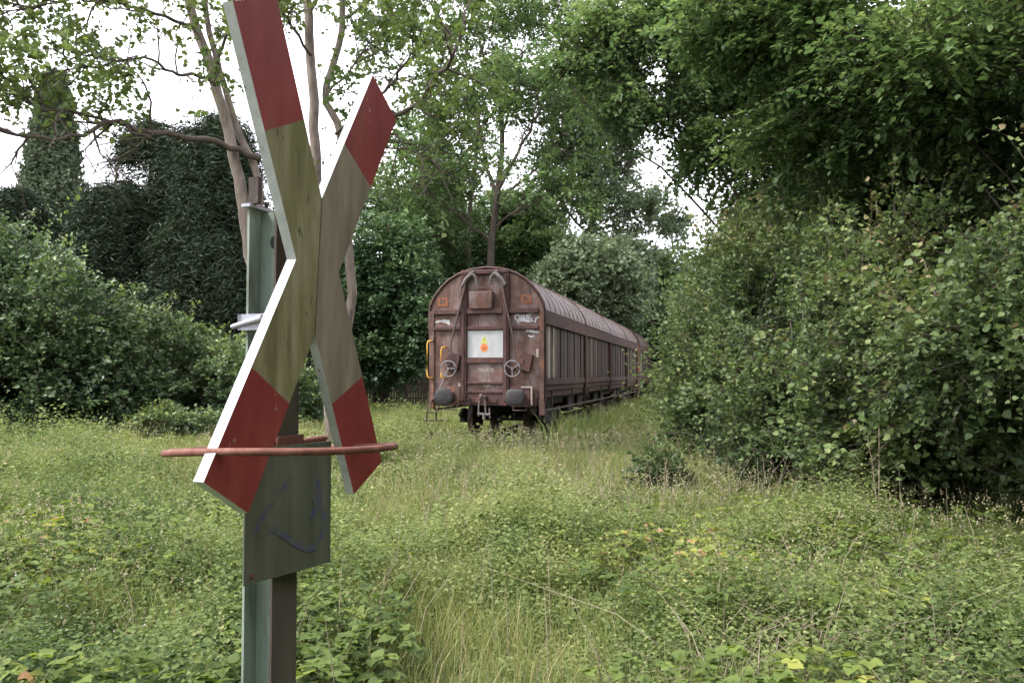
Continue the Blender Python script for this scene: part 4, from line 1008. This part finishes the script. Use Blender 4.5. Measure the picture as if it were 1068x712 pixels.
shrub('backdrop_tree', 'dark tree filling the shade deep behind the right-hand bushes', 'tree', (11, 16, -.15),
      [(9.6, 15.0, 3.0, 2.4, 2, 3.2), (11.6, 13, 4.2, 2.6, 2.4, 4), (8.0, 18.5, 2.6, 2.6, 2, 3), (12, 12, 8, 3, 3, 2.5), (9.5, 15, 7.5, 2.4, 2.2, 2)], L_DARK,
      dens=75, m=12, size=.16, L=.8, tmpl=T_DIA, seed=123, stems=9, r0=.1, thr=.25, twigs=False, partname='crown', trunkname='trunk', bark=BARK_D, tonec=.6)


# ------------------------------------------------------------------ meadow
def meadow():
    rg = Rg(200)

    def field(n, d0, d1, pw=1.0):
        u = rg.u(0, 1, n); d = (d0 ** pw + u * (d1 ** pw - d0 ** pw)) ** (1 / pw); x = rg.u(-1, 1, n) * (.76 * d + .8)
        return x, d

    def patch(x, y, s, seed): return vnoise(np.stack([x * s, y * s, np.zeros_like(x)], 1), seed)

    def keep_track(x, y):
        rx, ry = x - WX, y - WY
        s = rx * TD[0] + ry * TD[1]; t = rx * TD[1] - ry * TD[0]
        return ~((s > -.2) & (abs(t) < 1.7))

    # herbs: upright stalks with leaves in pairs
    Cs, Ds, Ns, Zs, Ts = [], [], [], [], []
    SPb, SPt = [], []
    for d0, d1, n, m, sz, hmul in ((1.9, 4.5, 11000, 14, .034, 1.0), (4.5, 9, 30000, 12, .032, 1.0), (9, 16, 36000, 10, .042, 1.0), (16, 30, 26000, 8, .085, 1.0), (30, 55, 9000, 7, .16, 1.1)):
        x, y = field(n, d0, d1, 1.7); pt = patch(x, y, .8, 1) * .55 + patch(x, y, 2.2, 2) * .45; lit = ((x - 1.9) / .9) ** 2 + ((y - 4.1) / .8) ** 2
        k = (pt + rg.u(-.25, .25, n) > .36) & ((lit > 1) | (rg.u(0, 1, n) < .45)) & keep_track(x, y); x, y, pt = x[k], y[k], pt[k]; n = len(x)
        h = (.08 + .75 * np.clip(pt * 1.35 - .2, 0, 1) ** 1.6 * rg.u(.45, 1.15, n)) * hmul; h = np.where(rg.u(0, 1, n) > .93, h * 1.45, h); h = h * np.where((x < -.42 * y) & (y > 9), 1.6, 1); z = ground_h(x, y)
        le = rg.n(n, 2) * .14
        f = (np.arange(m) + .6) / m
        ang = rg.u(0, 6.28, n)[:, None] + np.arange(m) * 2.4
        px = x[:, None] + le[:, 0:1] * f * h[:, None]; py = y[:, None] + le[:, 1:2] * f * h[:, None]; pz = z[:, None] + h[:, None] * (.25 + .75 * f)
        C = np.stack([px, py, pz], -1); D = np.stack([np.cos(ang), np.sin(ang), np.full_like(ang, .15) - .4 * (1 - f)], -1) + rg.n(n, m, 3) * .25
        C = C + D * rg.u(0, .03, (n, m, 1))
        Nn = np.array([0, 0, 1.]) + rg.n(n, m, 3) * .55
        tone = .42 + (patch(x, y, .45, 6)[:, None] - .5) * .5 + (patch(x, y, 2.7, 16)[:, None] - .5) * .45 + .22 * (f - .5) - .14 * np.clip(-x / y * 2.2 - .3, 0, 1)[:, None] + (rg.u(0, 1, (n, m)) - .5) * .42 + (rg.u(0, 1, n)[:, None] > .93) * .3
        size = sz * rg.u(.55, 1.5, (n, m)) * (.8 + .5 * patch(x, y, 1.7, 9)[:, None]) * (1.15 - .45 * f)
        Cs.append(C.reshape(-1, 3)); Ds.append(D.reshape(-1, 3)); Ns.append(norm(Nn).reshape(-1, 3)); Zs.append(size.ravel()); Ts.append(tone.ravel())
    o = leaf_mesh('meadow_herbs', L_GROUND, np.concatenate(Cs), np.concatenate(Ds), np.concatenate(Ns), np.concatenate(Zs), np.concatenate(Ts), T_LEAF)
    tag(o, 'low leafy herbs covering the whole clearing', 'ground cover', kind='stuff')

    # grass blades
    Vs = []; Tn = []
    for d0, d1, n, w, hm in ((1.8, 5, 8000, .0026, 1), (5, 10, 50000, .0034, 1), (10, 18, 85000, .006, 1), (18, 34, 60000, .015, 1.0), (34, 60, 16000, .03, 1.2)):
        x, y = field(n, d0, d1, 1.6)
        tuft = patch(x, y, 1.1, 21) * .55 + patch(x, y, 3.5, 22) * .45
        k = (tuft + rg.u(-.25, .25, n) > .38) & (keep_track(x, y) | (rg.u(0, 1, n) < .3)); x, y, tuft = x[k], y[k], tuft[k]; n = len(x)
        z = ground_h(x, y) - .01; h = (.16 + .42 * tuft * rg.u(.45, 1.15, n)) * hm
        h = np.where(keep_track(x, y), h, h * .6); rx_, ry_ = x - WX, y - WY; t_ = rx_ * TD[1] - ry_ * TD[0]; s_ = rx_ * TD[0] + ry_ * TD[1]; h = np.where((t_ > 1.5) & (t_ < 2.8) & (s_ > -1), h * 1.7 + .1, h)
        a = rg.u(0, 6.28, n); le = h * rg.u(.1, .75, n); dx, dy = np.cos(a) * le, np.sin(a) * le; b = rg.u(0, 6.28, n); wx, wy = np.cos(b) * w, np.sin(b) * w
        p0 = np.stack([x, y, z], 1); p1 = np.stack([x + dx * .35, y + dy * .35, z + h * .6], 1); p2 = np.stack([x + dx, y + dy, z + h], 1); ww = np.stack([wx, wy, 0 * wx], 1)
        Vs.append(np.stack([p0 - ww, p0 + ww, p1 + ww * .8, p1 - ww * .8, p2], 1).reshape(-1, 3))
        dry = (rg.u(0, 1, n) > .88) * .5
        Tn.append(np.repeat(.36 + (patch(x, y, .5, 25) - .5) * .5 + (rg.u(0, 1, n) - .5) * .35 + dry, 2))
    V = np.concatenate(Vs); n = len(V) // 5
    loops = (np.array([0, 1, 2, 3, 3, 2, 4])[None] + 5 * np.arange(n)[:, None]).ravel(); st = (np.array([0, 4])[None] + 7 * np.arange(n)[:, None]).ravel()
    o = raw_mesh('meadow_grass', V, loops, st, L_GRASS, tone=np.clip(np.concatenate(Tn), 0, 1)); tag(o, 'green and yellowing grass growing through the herbs', 'grass', kind='stuff')

    # brambles close by: trifoliate broad leaves on arching runners
    P = []; 
    for d0, d1, n in ((2.0, 5.0, 5200), (5.0, 8.5, 3500)):
        x, y = field(n, d0, d1, 1.7); pt = patch(x, y, .9, 31); pos = (x > -.3) * .12 + (x < -1.2) * -.02
        k = (pt + pos + rg.u(-.12, .12, n)) > .50; P.append(np.stack([x[k], y[k]], 1))
    P = np.concatenate(P); n = len(P); z = ground_h(P[:, 0], P[:, 1]) + rg.u(.22, .5, n)
    a = rg.u(0, 6.28, n); C, D, Nn, Z, T = [], [], [], [], []
    tb = .38 + (vnoise(np.stack([P[:, 0], P[:, 1], z], 1) * 1.3, 8) - .5) * .8 + (rg.u(0, 1, n) > .9) * .35
    for dz, rel in ((0, 0), (1, 1.25), (2, -1.25)):
        aa = a + rel; C.append(np.stack([P[:, 0], P[:, 1], z], 1)); D.append(np.stack([np.cos(aa), np.sin(aa), rg.u(-.35, .15, n)], 1))
        Nn.append(norm(np.array([0, 0, 1.]) + rg.n(n, 3) * .28)); Z.append(rg.u(.045, .08, n) * (1.1 if dz == 0 else .9)); T.append(tb + (rg.u(0, 1, n) - .5) * .3)
    o = leaf_mesh('brambles', L_BRAM, np.concatenate(C), np.concatenate(D), np.concatenate(Nn), np.concatenate(Z), np.concatenate(T), T_BROAD)
    tag(o, 'bright green and yellowing bramble leaves spreading over the near meadow', 'brambles', kind='stuff')

    C, Z, T = [], [], []
    for d0, d1, n, sz in ((2.2, 6, 2600, .016), (6, 12, 9000, .02), (12, 22, 9000, .034)):
        x, y = field(n, d0, d1, 1.6); q = patch(x, y, .7, 41); k = (q + rg.u(-.2, .2, n) > .52) & keep_track(x, y); x, y = x[k], y[k]; n = len(x)
        z = ground_h(x, y) + rg.u(.3, .62, n)
        for j in range(4):
            C.append(np.stack([x + rg.n(n) * .008, y + rg.n(n) * .008, z - j * sz * 1.1 * rg.u(.6, 1.2, n)], 1)); Z.append(sz * rg.u(.6, 1.3, n)); T.append(rg.u(.35, 1, n))
    C = np.concatenate(C); n = len(C); D = rg.n(n, 3) * .5 + np.array([0, 0, 1.])
    o = leaf_mesh('seed_heads', leafmat('seed_head', [(0, (.17, .15, .08)), (.6, (.33, .29, .18)), (.97, (.42, .38, .25)), (1, (.6, .5, .52))], .4), C, D, norm(rg.n(n, 3)), np.concatenate(Z), np.concatenate(T), T_DIA)
    tag(o, 'tan seed heads standing above the grass', 'seed heads', kind='stuff')

    # dry stems and litter
    mb = MB()
    def stalks(cx, cy, sx, sy, n, h0, h1, r=.003, tilt=.35):
        for _ in range(n):
            x, y = cx + rg.u(-sx, sx), cy + rg.u(-sy, sy); h = rg.u(h0, h1); t = rg.n(2) * tilt * h
            mb.tone = rg.u(.3, .8); mb.tube([(x, y, -.15), (x + t[0] * .4, y + t[1] * .4, h * .55), (x + t[0], y + t[1], h)], [r, r * .8, r * .4], 4, cap=False)
    stalks(1.2, 8, 3.5, 5, 160, .3, .62); stalks(1.6, 15.0, 1.6, 2.5, 220, .25, .6, .004, .25); stalks(.6, 10, 1.6, 2.5, 200, .25, .6, .003, .25); stalks(0, 5, 3, 2, 70, .3, .6, .0025)
    stalks(3.1, 9.3, .9, .6, 70, .25, .7, .003, .6); stalks(1.9, 4.1, .9, .7, 220, .05, .3, .0028, 1.6); stalks(2.4, 5.5, 1.2, 1.2, 120, .2, .5, .0025, .8); stalks(-.4, 17.2, 1.2, 1.0, 90, .25, .55, .005, .3)
    o = mb.build('dry_stems', DRY, None); tag(o, 'straw-coloured dead stems scattered through the meadow', 'dry stems', kind='stuff')


meadow()


def tall_stalk(label, x, y, h, lean):
    rg = Rg(int(x * 100)); root = empty('dead_stalk', (x, y, -.15)); tag(root, label, 'dead plant', 'tall dead stalks by the bushes')
    mb = MB(); pts = [(0, 0, 0), (lean * .3, 0, h * .4), (lean * .6, .02, h * .75), (lean, .03, h)]; mb.tube(pts, [.008, .007, .005, .003], 6)
    for k in range(9):
        z = h * (.3 + .7 * k / 9); a = rg.u(0, 6.28); q = lean * z / h
        mb.tube([(q, 0, z), (q + .07 * math.cos(a), .07 * math.sin(a), z + .06)], [.003, .0015], 4)
    mb.build('stem', DRY, root)
    n = 40; z = rg.u(.5, 1, n) * h; P = np.stack([lean * z / h + rg.n(n) * .02, rg.n(n) * .02, z], 1)
    leaf_mesh('seed_spike', L_FALL, P, rg.n(n, 3), norm(rg.n(n, 3)), .02, rg.u(0, .6, n), T_DIA, root)


tall_stalk('tall dead stalk standing upright in front of the dark bushes', 4.02, 8.8, 1.75, .06)
tall_stalk('shorter dead stalk leaning left beside the tall one', 3.85, 8.4, 1.1, -.10)
